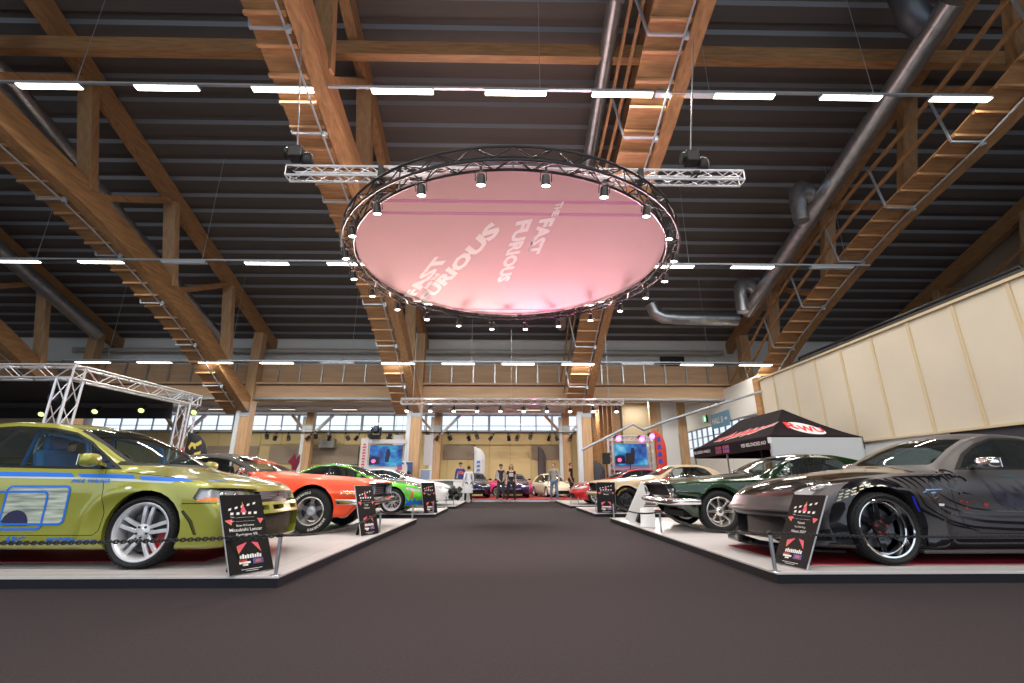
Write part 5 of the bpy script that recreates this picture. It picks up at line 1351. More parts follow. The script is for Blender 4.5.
def moving_head(x, y, z, label, rot=0, s=1., up=True):
    t = empty('moving_head_light', (x, y, z), rot, label, 'stage light')
    b = MB(); b.box((0, 0, .06), (.34, .30, .12), bev=.02); b.build('base', BLACK, t)
    b = MB()
    for q in (1, -1): b.box((q*.17, 0, .28), (.05, .12, .34), bev=.015)
    b.box((0, 0, .14), (.36, .14, .05)); b.build('yoke', BLACK, t)
    b = MB(); b.sphere((0, -.02, .36), .155, 18, 12, (.85, 1.1, 1)); h = b.build('head', BLACK, t)
    b = MB(); b.lathe([(0, -.20), (.085, -.19), (.10, -.15)], 16, 'y', Matrix.Translation((0, 0, .36))); b.build('lens', mat('blue_black_lens', (.06, .09, .16), .1, .4), h)
    t.scale = (s, s, s if up else -s)
    return t
moving_head(-9.0, 9.4, 2.83, 'black moving head light hanging under the stage canopy corner', 0, .9, False)
# ------------------------------------------------------------------ platforms, cars
PLAT = mat('white_platform_top', (.54, .52, .53), .32, noise=.05, nscale=.8)
SKIRT = mat('black_platform_skirt', (.012, .013, .018), .6, spec=.2)
REDGLOW = mat('red_floor_mat', (.42, .012, .03), .6)
HP = .092
def platform(x0, x1, y0, y1, label, skirt=SKIRT, top=PLAT, name='display_platform'):
    t = empty(name, ((x0+x1)/2, (y0+y1)/2, 0), 0, label, 'platform'); w, d = x1-x0, y1-y0
    b = MB(); b.box((0, 0, HP-.008), (w, d, .016)); b.build('deck', top, t)
    b = MB(); b.box((0, 0, (HP-.016)/2), (w-.006, d-.006, HP-.016)); b.build('skirt', skirt, t)
    b = MB()
    k = 1
    while k*1.22 < w: b.box((-w/2+k*1.22, 0, HP+.0003), (.006, d, .0008)); k += 1
    k = 1
    while k*2.44 < d: b.box((0, -d/2+k*2.44, HP+.0003), (w, .006, .0008)); k += 1
    if b.v: b.build('board_joint', mat('joint_grey', (.35, .35, .36), .6) if 'joint_grey' not in bpy.data.materials else bpy.data.materials['joint_grey'], t)
    return t
platform(-8.3, -1.97, 4.5, 11.24, 'white platform with black edge under the lime sedan and orange muscle car')
platform(2.5, 7.9, 4.6, 11.47, 'white platform with black edge under the dark grey coupe and green fastback')
platform(-8.3, -1.80, 12.92, 16.0, 'white platform with black edge under the bright green coupe')
platform(2.44, 7.85, 13.06, 16.4, 'white platform with black edge under the pale gold hardtop')
platform(-8.3, -1.66, 17.0, 22.0, 'white platform with black edge under the white coupe on the left')
platform(2.38, 7.8, 17.4, 22.6, 'white platform with black edge under the red car in the right back row')
platform(-2.8, 3.95, 23.2, 30.3, 'low platform with pale blue edge across the end of the aisle', mat('pale_blue_skirt', (.42, .52, .62), .6), mat('red_carpet_top', (.36, .03, .03), .8))
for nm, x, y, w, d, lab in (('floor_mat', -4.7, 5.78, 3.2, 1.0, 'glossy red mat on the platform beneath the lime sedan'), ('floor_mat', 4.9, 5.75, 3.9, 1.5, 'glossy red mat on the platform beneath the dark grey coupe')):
    b = MB(); b.box((0, 0, .004), (w, d, .006), bev=0); o = b.build(nm, REDGLOW, loc=(x, y, HP)); prop(o, lab, 'floor mat')  # red glow under the cars, laid on the deck as coloured sheets

def put(root, x_nose_dir, wheel_x, wheel_y, foh, wb, track_half):
    """stand a car so that its near front wheel's outer face is at (wheel_x, wheel_y)"""
    d = x_nose_dir; root.location = (wheel_x - d*wb/2, wheel_y + track_half, HP+.002)
put(sedan_lime(), 1, -3.50, 4.83, 1.01, 2.625, .88)
put(coupe_grey(), -1, 3.88, 4.92, .99, 2.65, .94)
put(muscle_orange(), 1, -3.13, 7.95, .97, 2.79, .93)
put(green_fastback(), -1, 3.58, 7.98, .83, 2.74, .89)
put(gold_hardtop(), -1, 3.42, 13.35, .83, 2.74, .90)
put(green_coupe(), 1, -2.92, 12.75, .9, 2.55, .87)
r = white_coupe(); put(r, 1, -2.75, 17.2, .9, 2.55, .87)
# exposed engine bay at the white coupe's nose
b = MB(); rnd = random.Random(3)
for k in range(18): b.box((-1.80+rnd.uniform(-.15, .14), 18.07+rnd.uniform(-.55, .55), HP+rnd.uniform(.12, .55)), (rnd.uniform(.08, .25), rnd.uniform(.1, .3), rnd.uniform(.06, .2)), (rnd.uniform(0, 1), rnd.uniform(0, 1), 0), bev=.01)
o = b.build('front_bumper', BLACK, None); o.parent = r; o.matrix_parent_inverse = Matrix.Translation(Vector((-2.75-1.275, 17.2+.87, HP))).inverted(); o.name = 'exposed_front_frame'

RED = paint('bright_red', (.50, .012, .018), .22, .05)
c = modern('sport_coupe', 'red coupe with an open black grille beyond the pale gold hardtop', RED, 4.4, 1.32, glass=GLASSD); put(c.root, 1, 0, 0, .9, 2.55, .87); c.root.rotation_euler = (0, 0, PI); c.root.location = (2.55+.9+1.275, 18.6, HP)
CREAM = mat('cream_paint', (.74, .70, .58), .4)
c = modern('hatchback_car', 'cream white hatchback with dark windows at the end of the aisle', CREAM, 4.25, 1.48, hatch=True, step=.09); c.root.location = (2.85, 28.4, HP); c.root.scale = (.88, .88, .88); c.root.rotation_euler = (0, 0, R_(-76))
NAVY = paint('dark_navy', (.01, .012, .05), .2, .2)
c = modern('sport_coupe', 'dark blue coupe left of the couple at the aisle end', NAVY, 4.3, 1.34, step=.09); c.root.location = (-1.72, 27.3, HP); c.root.rotation_euler = (0, 0, R_(-84))
c = modern('sport_coupe', 'dark violet coupe right behind the person with pink shoes', paint('dark_violet', (.03, .015, .09), .2, .2), 4.3, 1.30, step=.09); c.root.location = (.52, 27.6, HP); c.root.rotation_euler = (0, 0, R_(-89))
c = modern('sport_coupe', 'dark maroon coupe parked behind the white counter', paint('dark_maroon', (.10, .005, .012), .2, .2), 4.4, 1.32, step=.09); c.root.location = (-5.0, 27.0, .0); c.root.rotation_euler = (0, 0, 0)
c = modern('sport_coupe', 'hot pink coupe far behind the dark violet coupe', paint('hot_pink', (.65, .04, .22), .25, .05), 4.3, 1.30, step=.09); c.root.location = (.9, 31.4, 0); c.root.rotation_euler = (0, 0, 0)

# ------------------------------------------------------------------ stanchions and chains
def stanchion(x, y, label, h=.34):
    t = empty('barrier_post', (x, y, HP), 0, label, 'barrier post')
    b = MB(); b.tube([(0, 0, 0), (0, 0, h)], .017, 12); b.build('tube', GALV, t)
    b = MB(); b.lathe([(0, h+.012), (.014, h+.01), (.021, h), (.021, h-.02), (.017, h-.025)], 12, 'z'); b.build('cap', BLACKM, t)
    b = MB(); b.lathe([(0, .006), (.045, .006), (.05, 0)], 16, 'z'); b.build('foot_plate', GALV, t)
def chain(pts_list, label, link=.034, r=.0055, sag=.06):
    b = MB()
    for (p, q) in pts_list:
        p = Vector(p); q = Vector(q); n = max(4, int((q-p).length/(link*.78)))
        P = [p.lerp(q, k/n)+Vector((0, 0, -sag*4*(k/n)*(1-k/n))) for k in range(n+1)]
        for k in range(n):
            c = (P[k]+P[k+1])/2; d = (P[k+1]-P[k]).normalized(); s = d.cross(Vector((0, 0, 1))).normalized(); u = s.cross(d)
            w = (s+u*.3).normalized() if k % 2 else (u-s*.3).normalized()
            M = [(c+d*(math.cos(2*PI*j/8)*link*.62)+w*(math.sin(2*PI*j/8)*link*.36)) for j in range(8)]
            b.tube(M, r, 5, closed=True)
    o = b.build('barrier_chain', CHAIN); prop(o, label, 'chain')
zt_ = HP+.33
for x, y, lab in ((-2.02, 4.55, 'short steel barrier post at the near corner of the lime sedan platform'), (-2.03, 8.15, 'short steel barrier post beside the orange muscle car info board'), (-2.02, 10.95, 'short steel barrier post at the far corner of the orange muscle car platform'),
    (-1.86, 13.0, 'short steel barrier post before the bright green coupe'), (-1.86, 15.85, 'short steel barrier post at the far corner of the bright green coupe platform'), (-1.74, 17.08, 'short steel barrier post before the white coupe'),
    (2.52, 4.65, 'short steel barrier post at the near corner of the dark grey coupe platform'), (2.55, 7.95, 'short steel barrier post before the green fastback'), (2.53, 11.2, 'short steel barrier post at the far corner of the green fastback platform'),
    (2.50, 13.15, 'short steel barrier post left of the info board before the pale gold hardtop'), (2.50, 16.2, 'short steel barrier post at the far corner of the pale gold hardtop platform'), (2.45, 17.6, 'short steel barrier post before the red coupe')): stanchion(x, y, lab)
chain([((-6.2, 4.55, zt_-.02), (-2.02, 4.55, zt_))], 'black chain strung in front of the lime sedan', .042, .0065, .05)
chain([((2.52, 4.65, zt_), (6.6, 4.65, zt_+.03))], 'black chain strung in front of the dark grey coupe', .030, .0045, .05)
chain([((-2.02, 4.55, zt_), (-2.03, 8.15, zt_)), ((-2.03, 8.15, zt_), (-2.02, 10.95, zt_))], 'black chain along the aisle edge of the left front platform', .034, .004, .10)
chain([((2.52, 4.65, zt_), (2.55, 7.95, zt_)), ((2.55, 7.95, zt_), (2.53, 11.2, zt_))], 'black chain along the aisle edge of the right front platform', .034, .004, .10)

# ------------------------------------------------------------------ info boards
BRD = mat('black_board_print', (.010, .0095, .010), .4, spec=.12); WPR = mat('white_print', (.78, .78, .76), .5); PINKP = mat('pink_print', (.75, .09, .16), .5); GOLDP = mat('gold_print', (.62, .34, .03), .5); REDPR = mat('red_print', (.5, .03, .03), .5); VIOP = mat('violet_print', (.09, .06, .25), .5)
ALUED = mat('board_edge', (.55, .56, .60), .4, .3)
def board(x, y, yaw, lean, lines, label, w=.42, h=.76, z=HP, detail=True, blank=False, roll=0):
    """leaning info board: local x along its width, local z up, facing local -y; origin at the foot"""
    t = empty('info_board', (x, y, z+.008), 0, label, 'info board'); t.rotation_euler = (R_(-lean), R_(roll), R_(yaw)); t.rotation_mode = 'XYZ'
    face = WHITE if blank else BRD
    b = MB(); b.box((0, .008, h/2), (w, .016, h)); b.build('panel', ALUED if not blank else WHITE, t)
    b = MB(); b.box((0, -.001, h/2), (w-.004, .003, h-.004)); b.build('print', face, t)
    b = MB(); L = math.radians(lean); zz = h*.55; 
    b.bar((-.05, .02, zz), (-.05, .02+zz*math.sin(L)/math.cos(L) if False else .05+zz*math.tan(L)+.05, .02+(.05+zz*math.tan(L)+.05)*math.tan(L)*.0-.0), .05, .012); b.build('easel_leg', BLACK, t)
    if blank or not detail and not lines: return t
    def prt(name, polys, m, o):
        b = MB()
        for P in polys: b.add([(u, -.0032-o, v) for u, v in P], [tuple(range(len(P)))])
        b.build(name, m, t)
    def wr(txt, cx, v, hh, ww=None, m=WPR):
        tv, tf = text_geo(txt, 1, 0, .006, 'CENTER'); x0 = min(a for a, _ in tv); x1 = max(a for a, _ in tv); y0 = min(c for _, c in tv); y1 = max(c for _, c in tv)
        W = ww or hh*(x1-x0)/(y1-y0); b = MB(); b.add([(cx+((a-x0)/(x1-x0)-.5)*W, -.0042, v+(c-y0)/(y1-y0)*hh) for a, c in tv], tf); b.build('lettering', m, t)
    k = w/.42
    sq = []
    for i in range(5):
        u = (-.13+.062*i)*k; v = h*(.80+.018*i); s = .017*k; sq.append([(u-s, v-.012), (u+s*.6, v-.006), (u+s, v+.016), (u-s*.6, v+.010)])
        u2 = (-.115+.058*i)*k; sq.append([(u2-s, h*.745-.012), (u2+s*.7, h*.745-.012), (u2+s, h*.745+.012), (u2-s*.7, h*.745+.012)])
    for P in sq: prt('clapper_mark', [P], WPR, 0)
    prt('emblem', [[(-.03*k, h*.755), (.03*k, h*.755), (.012*k, h*.83), (.0, h*.865), (-.012*k, h*.83)]], PINKP, .001); prt('emblem_tip', [[(-.008*k, h*.855), (.008*k, h*.855), (0, h*.90)]], GOLDP, .0012)
    tri = [[(-.185*k, h*.665), (-.12*k, h*.672), (-.13*k, h*.605)], [(.185*k, h*.665), (.125*k, h*.672), (.145*k, h*.605)], [(-.11*k, h*.335), (-.015*k, h*.37), (-.10*k, h*.245)], [(.11*k, h*.245), (.03*k, h*.37), (.09*k, h*.355)]]
    prt('gold_edges', [[(u+.004*(1 if u < 0 else -1)*-1, v-.006) for u, v in P] for P in tri], GOLDP, 0)
    for P in tri: prt('pink_triangle', [P], PINKP, .001)
    wr('Title:', -.115*k, h*.690, .013*k); wr('Role:', -.12*k, h*.640, .013*k)
    prt('rules', [[(-.08*k, h*.69), (.10*k, h*.69), (.10*k, h*.692), (-.08*k, h*.692)], [(-.09*k, h*.640), (.10*k, h*.640), (.10*k, h*.642), (-.09*k, h*.642)], [(-.10*k, h*.045), (.10*k, h*.045), (.10*k, h*.05), (-.10*k, h*.05)], [(-.06*k, h*.025), (.06*k, h*.025), (.06*k, h*.03), (-.06*k, h*.03)]], WPR, 0)
    for i, (txt, hh) in enumerate(lines): wr(txt, 0, h*(.575-.062*i), hh*k)
    bars = [[(-.10*k+.0235*k*i, h*.175), (-.082*k+.0235*k*i, h*.175), (-.080*k+.0235*k*i, h*(.215+.012*(i % 3 == 1))), (-.098*k+.0235*k*i, h*(.215+.012*(i % 2)))] for i in range(9)]
    prt('sponsor_mark', bars, WPR, 0); prt('sponsor_red', [[(-.11*k, h*.140), (-.035*k, h*.140), (-.035*k, h*.162), (-.11*k, h*.162)]], REDPR, 0); prt('sponsor_white', [[(-.11*k, h*.115), (-.005*k, h*.115), (-.005*k, h*.138), (-.11*k, h*.138)], [(-.08*k, h*.09), (-.03*k, h*.09), (-.03*k, h*.11), (-.08*k, h*.11)]], WPR, 0)
    prt('sponsor_violet', [[(.02*k, h*.10), (.12*k, h*.10), (.12*k, h*.165), (.02*k, h*.165)]], VIOP, 0); prt('sponsor_violet_mark', [[(.04*k, h*.115), (.10*k, h*.118), (.09*k, h*.15), (.05*k, h*.148)]], mat('salmon_print', (.5, .15, .12), .5) if 'salmon_print' not in bpy.data.materials else bpy.data.materials['salmon_print'], .001)
    return t
board(-2.27, 4.64, 60, 29, [("Brian O'Conner", .020), ('Mitsubishi Lancer', .032), ('Evolution VII', .028)], 'black info board leaning before the lime sedan, with pink triangles', z=HP)
board(2.80, 4.90, -79, 30, [('Takashi', .022), ('The Drift King', .022), ('Nissan 350Z', .026)], 'black info board leaning before the dark grey coupe, with pink triangles')
board(-2.08, 7.80, 66, 16, [('Dodge', .03), ('Challenger', .03)], 'black info board leaning before the orange muscle car, seen at an angle')
board(-1.93, 13.1, 48, 14, [('Eclipse', .03)], 'black info board leaning before the bright green coupe', w=.46, h=.80)
board(2.76, 13.05, -20, 10, [('Mustang', .03)], 'black info board standing before the pale gold hardtop', w=.5, h=.80)
board(2.02, 8.7, 95, 38, [], 'plain white back of an info board leaning before the green fastback', w=.40, h=.80, blank=True) if False else None
t = board(2.62, 10.1, 10, -8, [], 'tall plain white board leaning before the green fastback, seen from behind', w=.26, h=.84, blank=True, roll=26)
b = MB(); b.box((2.78, 9.97, HP+.09), (.10, .14, .18), (0, .4, 0), bev=.01); o = b.build('board_stand', BLACK); prop(o, 'small black wedge stand at the foot of the tall plain white board', 'stand')
board(2.64, 8.95, -20, 16, [], 'small plain white sign leaning before the green fastback', w=.26, h=.34, blank=True)
# ------------------------------------------------------------------ tent, screens, flags, counter
TENT = mat('black_tent_cloth', (.017, .012, .015), .8, spec=.08, noise=.25, nscale=1.5); TRED = mat('red_tent_print', (.62, .02, .03), .6); TWH = mat('white_tent_print', (.74, .74, .78), .6)
tent = empty('pop_up_tent', (9.46, 16.9, 0), 0, 'black pop-up tent with red and white logos against the cream partition', 'tent')
W2, D2, E, V, PK = 1.44, 2.88, 2.2, .36, 3.25
def roofz(u, v):                                         # height over the plan, with a slight sag
    a = min(1, abs(u)/W2); c = min(1, max(0, (abs(v)-(D2-W2))/W2)); q = max(a, c); return E+(PK-E)*(1-q)**1.18
n = 16; vs = []; fs = []
for i in range(n+1):
    for j in range(2*n+1):
        u = -W2+2*W2*i/n; v = -D2+2*D2*j/(2*n); vs.append((u, v, roofz(u, v)))
for i in range(n):
    for j in range(2*n): a = i*(2*n+1)+j; q = (a, a+1, a+2*n+2, a+2*n+1); fs += [(q[0], q[1], q[2]), (q[0], q[2], q[3])] if (i-n/2+.5)*(j-n+.5) > 0 else [(q[0], q[1], q[3]), (q[1], q[2], q[3])]
o = mesh('canopy', vs, fs, TENT, tent, True); o.data.set_sharp_from_angle(angle=R_(14))
sm = o.modifiers.new('thick', 'SOLIDIFY'); sm.thickness = .01
for nm, c, d in (('valance', (-W2, 0, E-V/2), (.015, 2*D2, V)), ('valance', (W2, 0, E-V/2), (.015, 2*D2, V)), ('valance', (0, D2, E-V/2), (2*W2, .015, V))):
    b = MB(); b.box(c, d); b.build(nm, TENT, tent)
b = MB(); b.box((.0, -D2+.02, 1.1), (2*W2-.1, .02, 2.18)); b.build('side_wall', mat('pale_grey_cloth', (.52, .56, .60), .8), tent)
for u in (-1, 1):
    for v in (-1, 0, 1): b = MB(); b.box((u*(W2-.03), v*(D2-.03), E/2), (.045, .045, E)); b.build('tent_leg', GALV, tent)
b = MB(); b.box((-W2, -D2-.02, E-.10), (.10, .05, .17)); b.build('corner_patch', TWH, tent)
# round logo on the front slope
def on_front(u, s): # s: 0 eave..1 ridge along the near slope
    v = -D2+s*W2; return (u, v-.012, roofz(u*.0+0, v)+.012)
b = MB(); N = 28; b.add([on_front(.05+.50*math.cos(2*PI*k/N), .34+.20*math.sin(2*PI*k/N)-.10*math.cos(2*PI*k/N)) for k in range(N)], [tuple(range(N))]); b.build('logo_oval', TWH, tent)
for txt, u0, s0, w, hh in (('R', -.52, .34, .36, .22), ('W', -.16, .23, .44, .22), ('U', .26, .20, .28, .20)):
    v, f = fit_text(txt, w, hh, .1, .035); b = MB(); b.add([(p[0], p[1]-.014, p[2]+.012) for p in [on_front(u0+a, s0+c-.10*a) for a, c in v]], f); b.build('logo_letter', TRED, tent)
def on_side(y, s): u = -W2+s*W2; return (u-.012, y, roofz(u, 0)+.012)
for (y0, y1, s0, s1, m) in ((1.7, -1.9, .30, .62, TRED),):
    for k, (ya, yb, sa, sb, ww) in enumerate(((1.6, 1.0, .30, .34, .10), (1.1, .55, .28, .46, .12), (.6, .1, .30, .40, .15), (.1, -.45, .34, .46, .14), (-.4, -.95, .34, .44, .15), (-.9, -1.35, .36, .44, .13), (-1.3, -2.1, .42, .52, .06))):
        for mm, g, oo in ((TWH, .02, 0.), (TRED, 0, .004)):
            b = MB(); P = [on_side(ya+g, sa-ww/2-g), on_side(yb-g, sb-ww/2-g), on_side(yb-g-.08, sb+ww/2+g), on_side(ya+g-.10, sa+ww/2+g)]
            b.add([(p[0]-oo, p[1], p[2]+oo) for p in P], [(0, 1, 2, 3)]); b.build('script_logo', mm, tent)
for y, m in ((.55, REDP), (-.05, mat('flag_print', (.35, .06, .10), .6))):
    b = MB(); b.box((-W2-.012, y, E-.17), (.006, .48, .26)); b.build('flag_print', m, tent)
    b = MB(); b.box((-W2-.017, y+.08, E-.17), (.004, .06, .26)); b.box((-W2-.017, y, E-.17), (.004, .48, .05)); b.build('flag_cross', mat('flag_blue', (.03, .05, .3), .6), tent)
for txt, y0, w in (('YES RELOADED.NO', -1.15, 1.55), ('RELOADED WHEELS', 2.85, 1.6)):
    v, f = fit_text(txt, w, .11, .1, .01); b = MB(); b.add([(-W2-.012, y0-a, E-.20+c) for a, c in v], f); b.build('valance_lettering', TWH, tent)

# hall sign and exit sign on the side wall
hs = empty('hall_sign', (11.55, 24.55, 4.08), 0, 'blue hanging hall sign with white lettering above the side windows', 'sign')
b = MB(); b.box((0, 0, 0), (.03, 2.1, .78)); b.build('panel', mat('sign_blue', (.13, .32, .52), .5), hs)
v, f = fit_text('HALL B', 1.25, .32, 0, .02); b = MB(); b.add([(-.02, .85-a, -.16+c) for a, c in v], f); b.build('lettering', WPR, hs)
b = MB(); b.add([(-.02, -.55, -.04), (-.02, -.72, -.04), (-.02, -.72, -.12), (-.02, -.90, .0), (-.02, -.72, .12), (-.02, -.72, .04), (-.02, -.55, .04)], [tuple(range(7))]); b.build('arrow', WPR, hs)
es = empty('exit_sign', (11.5, 26.2, 4.35), 0, 'small green lit exit sign left of the blue hall sign', 'sign')
b = MB(); b.box((0, 0, 0), (.08, .42, .40)); b.build('housing', BLACK, es); b = MB(); b.box((-.045, 0, 0), (.01, .40, .36)); b.build('lit_panel', mat('exit_green', (.02, .5, .12), .4, emit=1.0), es)
b = MB(); b.add([(-.052, .02, -.14), (-.052, -.10, -.14), (-.052, -.10, .06), (-.052, .0, .12), (-.052, .05, .04)], [tuple(range(5))]); b.build('pictogram', mat('exit_white', (.9, .9, .8), .4, emit=1.2), es)

def screen(name, x, y, z0, z1, w, label, seed, frame=True):
    t = empty(name, (x, y, HP), 0, label, 'screen'); h = z1-z0; z0 -= HP; z1 -= HP
    m = bpy.data.materials.new('moving_picture'); m.use_nodes = True; nt = m.node_tree; bs = nt.nodes['Principled BSDF']; tc = nt.nodes.new('ShaderNodeTexCoord')
    vo = nt.nodes.new('ShaderNodeTexVoronoi'); vo.inputs['Scale'].default_value = 3.2; mp = nt.nodes.new('ShaderNodeMapping'); mp.inputs['Location'].default_value = (seed, seed*1.7, .3); mp.inputs['Scale'].default_value = (1, 1, 1.3)
    no = nt.nodes.new('ShaderNodeTexNoise'); no.inputs['Scale'].default_value = 2.2; no.inputs['Detail'].default_value = 3
    r = nt.nodes.new('ShaderNodeValToRGB'); E_ = r.color_ramp.elements; E_[0].position = .30; E_[0].color = (.006, .02, .12, 1); E_[1].position = .72; E_[1].color = (.25, .62, .85, 1)
    a = E_.new(.45); a.color = (.01, .12, .48, 1); a = E_.new(.58); a.color = (.03, .35, .62, 1)
    L = nt.links; L.new(tc.outputs['Object'], mp.inputs[0]); L.new(mp.outputs[0], no.inputs['Vector']); L.new(no.outputs['Fac'], r.inputs['Fac']); L.new(r.outputs['Color'], bs.inputs['Emission Color']); bs.inputs['Emission Strength'].default_value = .9; bs.inputs['Base Color'].default_value = (.01, .01, .01, 1)
    b = MB(); b.box((0, 0, (z0+z1)/2), (w, .06, h)); b.build('picture', m, t)
    b = MB()
    for P in ([(-.5, -.1), (-.36, -.02), (-.20, -.06), (-.16, -.42), (-.5, -.44)], [(.02, .3), (.10, .34), (.14, .12), (.10, -.3), (-.02, -.3), (.0, .1)]): b.add([(u*w, -.034, (z0+z1)/2+v*h) for u, v in P], [tuple(range(len(P)))])
    b.build('picture_shapes', mat('picture_dark', (.01, .012, .05), .4, emit=.05) if 'picture_dark' not in bpy.data.materials else bpy.data.materials['picture_dark'], t)
    b = MB(); b.add([(w*(-.36+.07*math.cos(k)), -.036, (z0+z1)/2+h*(-.26+.10*math.sin(k))) for k in range(6)], [tuple(range(6))]); b.build('picture_flash', mat('picture_pink', (1, .12, .35), .4, emit=1.1, ecol=(1, .12, .35)) if 'picture_pink' not in bpy.data.materials else bpy.data.materials['picture_pink'], t)
    return t
s1 = screen('display_screen', -5.05, 20.4, 1.54, 2.42, 1.40, 'blue video screen on a white stand behind the bright green coupe', 1.0)
BANW = mat('banner_white', (.66, .62, .64), .7); BANR = mat('banner_red', (.62, .10, .14), .7)
b = MB(); b.box((-.95, .02, 1.35), (.32, .05, 2.55)); b.build('side_banner', BANW, s1)
b = MB()
for k in range(9): b.box((-.95, -.012, 1.4+.12*k), (.10+.04*(k % 2), .01, .075))
b.build('banner_marks', BANR, s1)
b = MB(); b.box((0.05, .05, .80), (1.75, .06, 1.45)); b.box((0.05, .05, 2.50), (1.75, .06, .16)); b.build('backboard', BANW, s1)
b = MB(); b.box((.62, -.0, 1.38), (.20, .02, .16)); b.build('red_tab', BANR, s1)
for x in (-.75, .8): b = MB(); b.box((x, .2, 1.25), (.08, .08, 2.5)); b.build('stand_post', ALU, s1)
moving_head(-5.55, 20.4, 2.672, 'large black moving head light on top of the left video screen', 0, 1.15)
moving_head(-4.95, 20.5, 2.672, 'small black moving head light beside the large one on the left video screen', 30, .55)
s2 = screen('display_screen', 5.60, 20.75, 1.60, 2.52, 1.42, 'blue video screen in a silver lattice frame behind the red coupe', 5.3)
for a, c in (((-.86, .1, 0), (-.86, .1, 2.75)), ((.92, .1, 0), (.92, .1, 2.75)), ((-.86, .1, 2.68), (.92, .1, 2.68))): b = MB(); lattice(b, a, c, .20, .02, .01, .25); b.build('frame_lattice', ALU, s2)
b = MB(); b.box((.03, .1, 1.45), (1.6, .05, .30)); b.build('pink_banner', mat('pale_pink_banner', (.62, .42, .50), .7), s2); b = MB(); b.box((.03, .12, .72), (1.7, .06, 1.16)); b.build('dark_skirt', mat('dark_red_skirt', (.12, .01, .02), .8), s2)
PLENS = mat('magenta_lens', (1, .05, .5), .3, emit=14, ecol=(1, .06, .55))
pipe = MB(); pipe.tube([(3.2, 19.2, 2.15), (5.36, 19.2, 3.20), (5.80, 19.2, 2.96), (6.78, 19.2, 3.33), (9.03, 19.2, 4.02), (11.0, 19.2, 4.6)], .055, 10)
o = pipe.build('scaffold_pipe', STEEL); prop(o, 'bent grey pipe rising towards the right above the right video screen', 'pipe')
for k, (x, z) in enumerate(((4.68, 2.62), (5.63, 2.60), (6.06, 2.72))):
    o = copy_tree(proto); o.location = (x, 19.1, z); o.rotation_euler = (R_(-70), 0, 0); o.scale = (1.3, 1.3, 1.3)
    for chd in o.children:
        if chd.name.startswith('lens'): chd.data = chd.data.copy(); chd.data.materials[0] = PLENS
    o['label'] = 'spotlight with glowing magenta lens above the right video screen, %s of three' % ('leftmost', 'middle', 'rightmost')[k]; o['group'] = 'magenta spotlights above the right screen'
for k, (x, lab) in enumerate(((4.20, 'black speaker on a stand left of the right video screen'), (5.18, 'black speaker on a stand in front of the right video screen'))):
    t = empty('speaker', (x*1.033, 20.0, HP), 0, lab, 'speaker'); b = MB(); b.box((0, 0, 1.76), (.30, .28, .46), bev=.03); b.build('cabinet', BLACK, t); b = MB(); b.box((0, -.145, 1.76), (.26, .012, .42)); b.build('grille', BLACKM, t)
    b = MB(); b.tube([(0, 0, .35), (0, 0, 1.55)], .018, 8); b.build('pole', BLACKM, t)
    for a in (0, 120, 240): b = MB(); b.tube([(0, 0, .7), (.35*math.cos(R_(a)), .35*math.sin(R_(a)), .0)], .012, 6); b.build('leg', BLACKM, t)

def feather_flag(x, y, base, h, w, m, label, side=1, mark=None, yaw=0, fz=0.):
    t = empty('feather_flag', (x, y, fz), R_(yaw), label, 'flag')
    n = 14; L = []; Rr = []
    for k in range(n+1):
        z = base+(h-base)*k/n; q = k/n; x1 = w*min(1, math.sqrt(max(0, 1-max(0, (q-.62)/.38)**2))+.0) if q > .62 else w
        L.append((0, 0, z)); Rr.append((side*x1, .03*math.sin(q*5), z))
    vs = L+Rr; fs = [(k, k+1, n+2+k, n+1+k) for k in range(n)]
    o = mesh('cloth', vs, fs, m, t, True); sm = o.modifiers.new('t', 'SOLIDIFY'); sm.thickness = .006
    b = MB(); b.tube([(0, 0, .05), (0, 0, base+(h-base)*.75), (side*w*.25, 0, h-.08), (side*w*.45, 0, h)], .014, 6); b.build('pole', BLACKM, t)
    b = MB(); b.lathe([(0, .05), (.2, .04), (.22, 0)], 16, 'z'); b.build('base', BLACKM, t)
    if mark:
        for mm, polys in mark:
            b = MB()
            for P in polys: b.add([(side*u, -.035, v) for u, v in P], [tuple(range(len(P)))])
            b.build('print', mm, t)
    return t
FB = mat('black_flag_cloth', (.03, .03, .035), .8); YL = mat('yellow_print', (.75, .62, .12), .6)
feather_flag(-7.20, 10.8, .5, 1.90, .62, FB, 'black feather flag with yellow print behind the orange muscle car', 1, [(YL, [[(.10, 1.55), (.16, 1.66), (.30, 1.62), (.32, 1.50), (.26, 1.52), (.24, 1.57), (.18, 1.56), (.16, 1.48)], [(.28, 1.62), (.42, 1.70), (.46, 1.62), (.34, 1.56)], [(.30, 1.42), (.48, 1.46), (.46, 1.36), (.30, 1.32)]]), (PINKP, [[(-.10, 1.30), (-.02, 1.30), (-.02, 1.55), (-.10, 1.52)]])], yaw=-15, fz=HP)
feather_flag(-1.95, 31.2, 1.0, 3.15, .72, mat('white_flag_cloth', (.62, .64, .70), .8), 'tall white feather flag with blue letters at the aisle end', 1, [(mat('blue_print', (.10, .18, .5), .6), [[(.18, 1.3+.26*k), (.42, 1.32+.26*k), (.40, 1.48+.26*k), (.2, 1.45+.26*k)] for k in range(4)])])
feather_flag(2.35, 32.55, .5, 3.3, .55, mat('dark_flag_cloth', (.09, .075, .085), .8), 'tall dark feather flag behind the cream hatchback', 1, None)
feather_flag(6.35, 19.6, .6, 2.92, .46, mat('red_flag_cloth', (.72, .07, .04), .7), 'orange red feather flag with blue print right of the right video screen', 1, [(mat('blue_print_b', (.05, .08, .45), .6), [[(.06, 1.5+.3*k), (.26, 1.55+.3*k), (.22, 1.75+.3*k), (.08, 1.7+.3*k)] for k in range(4)])], yaw=5, fz=HP)
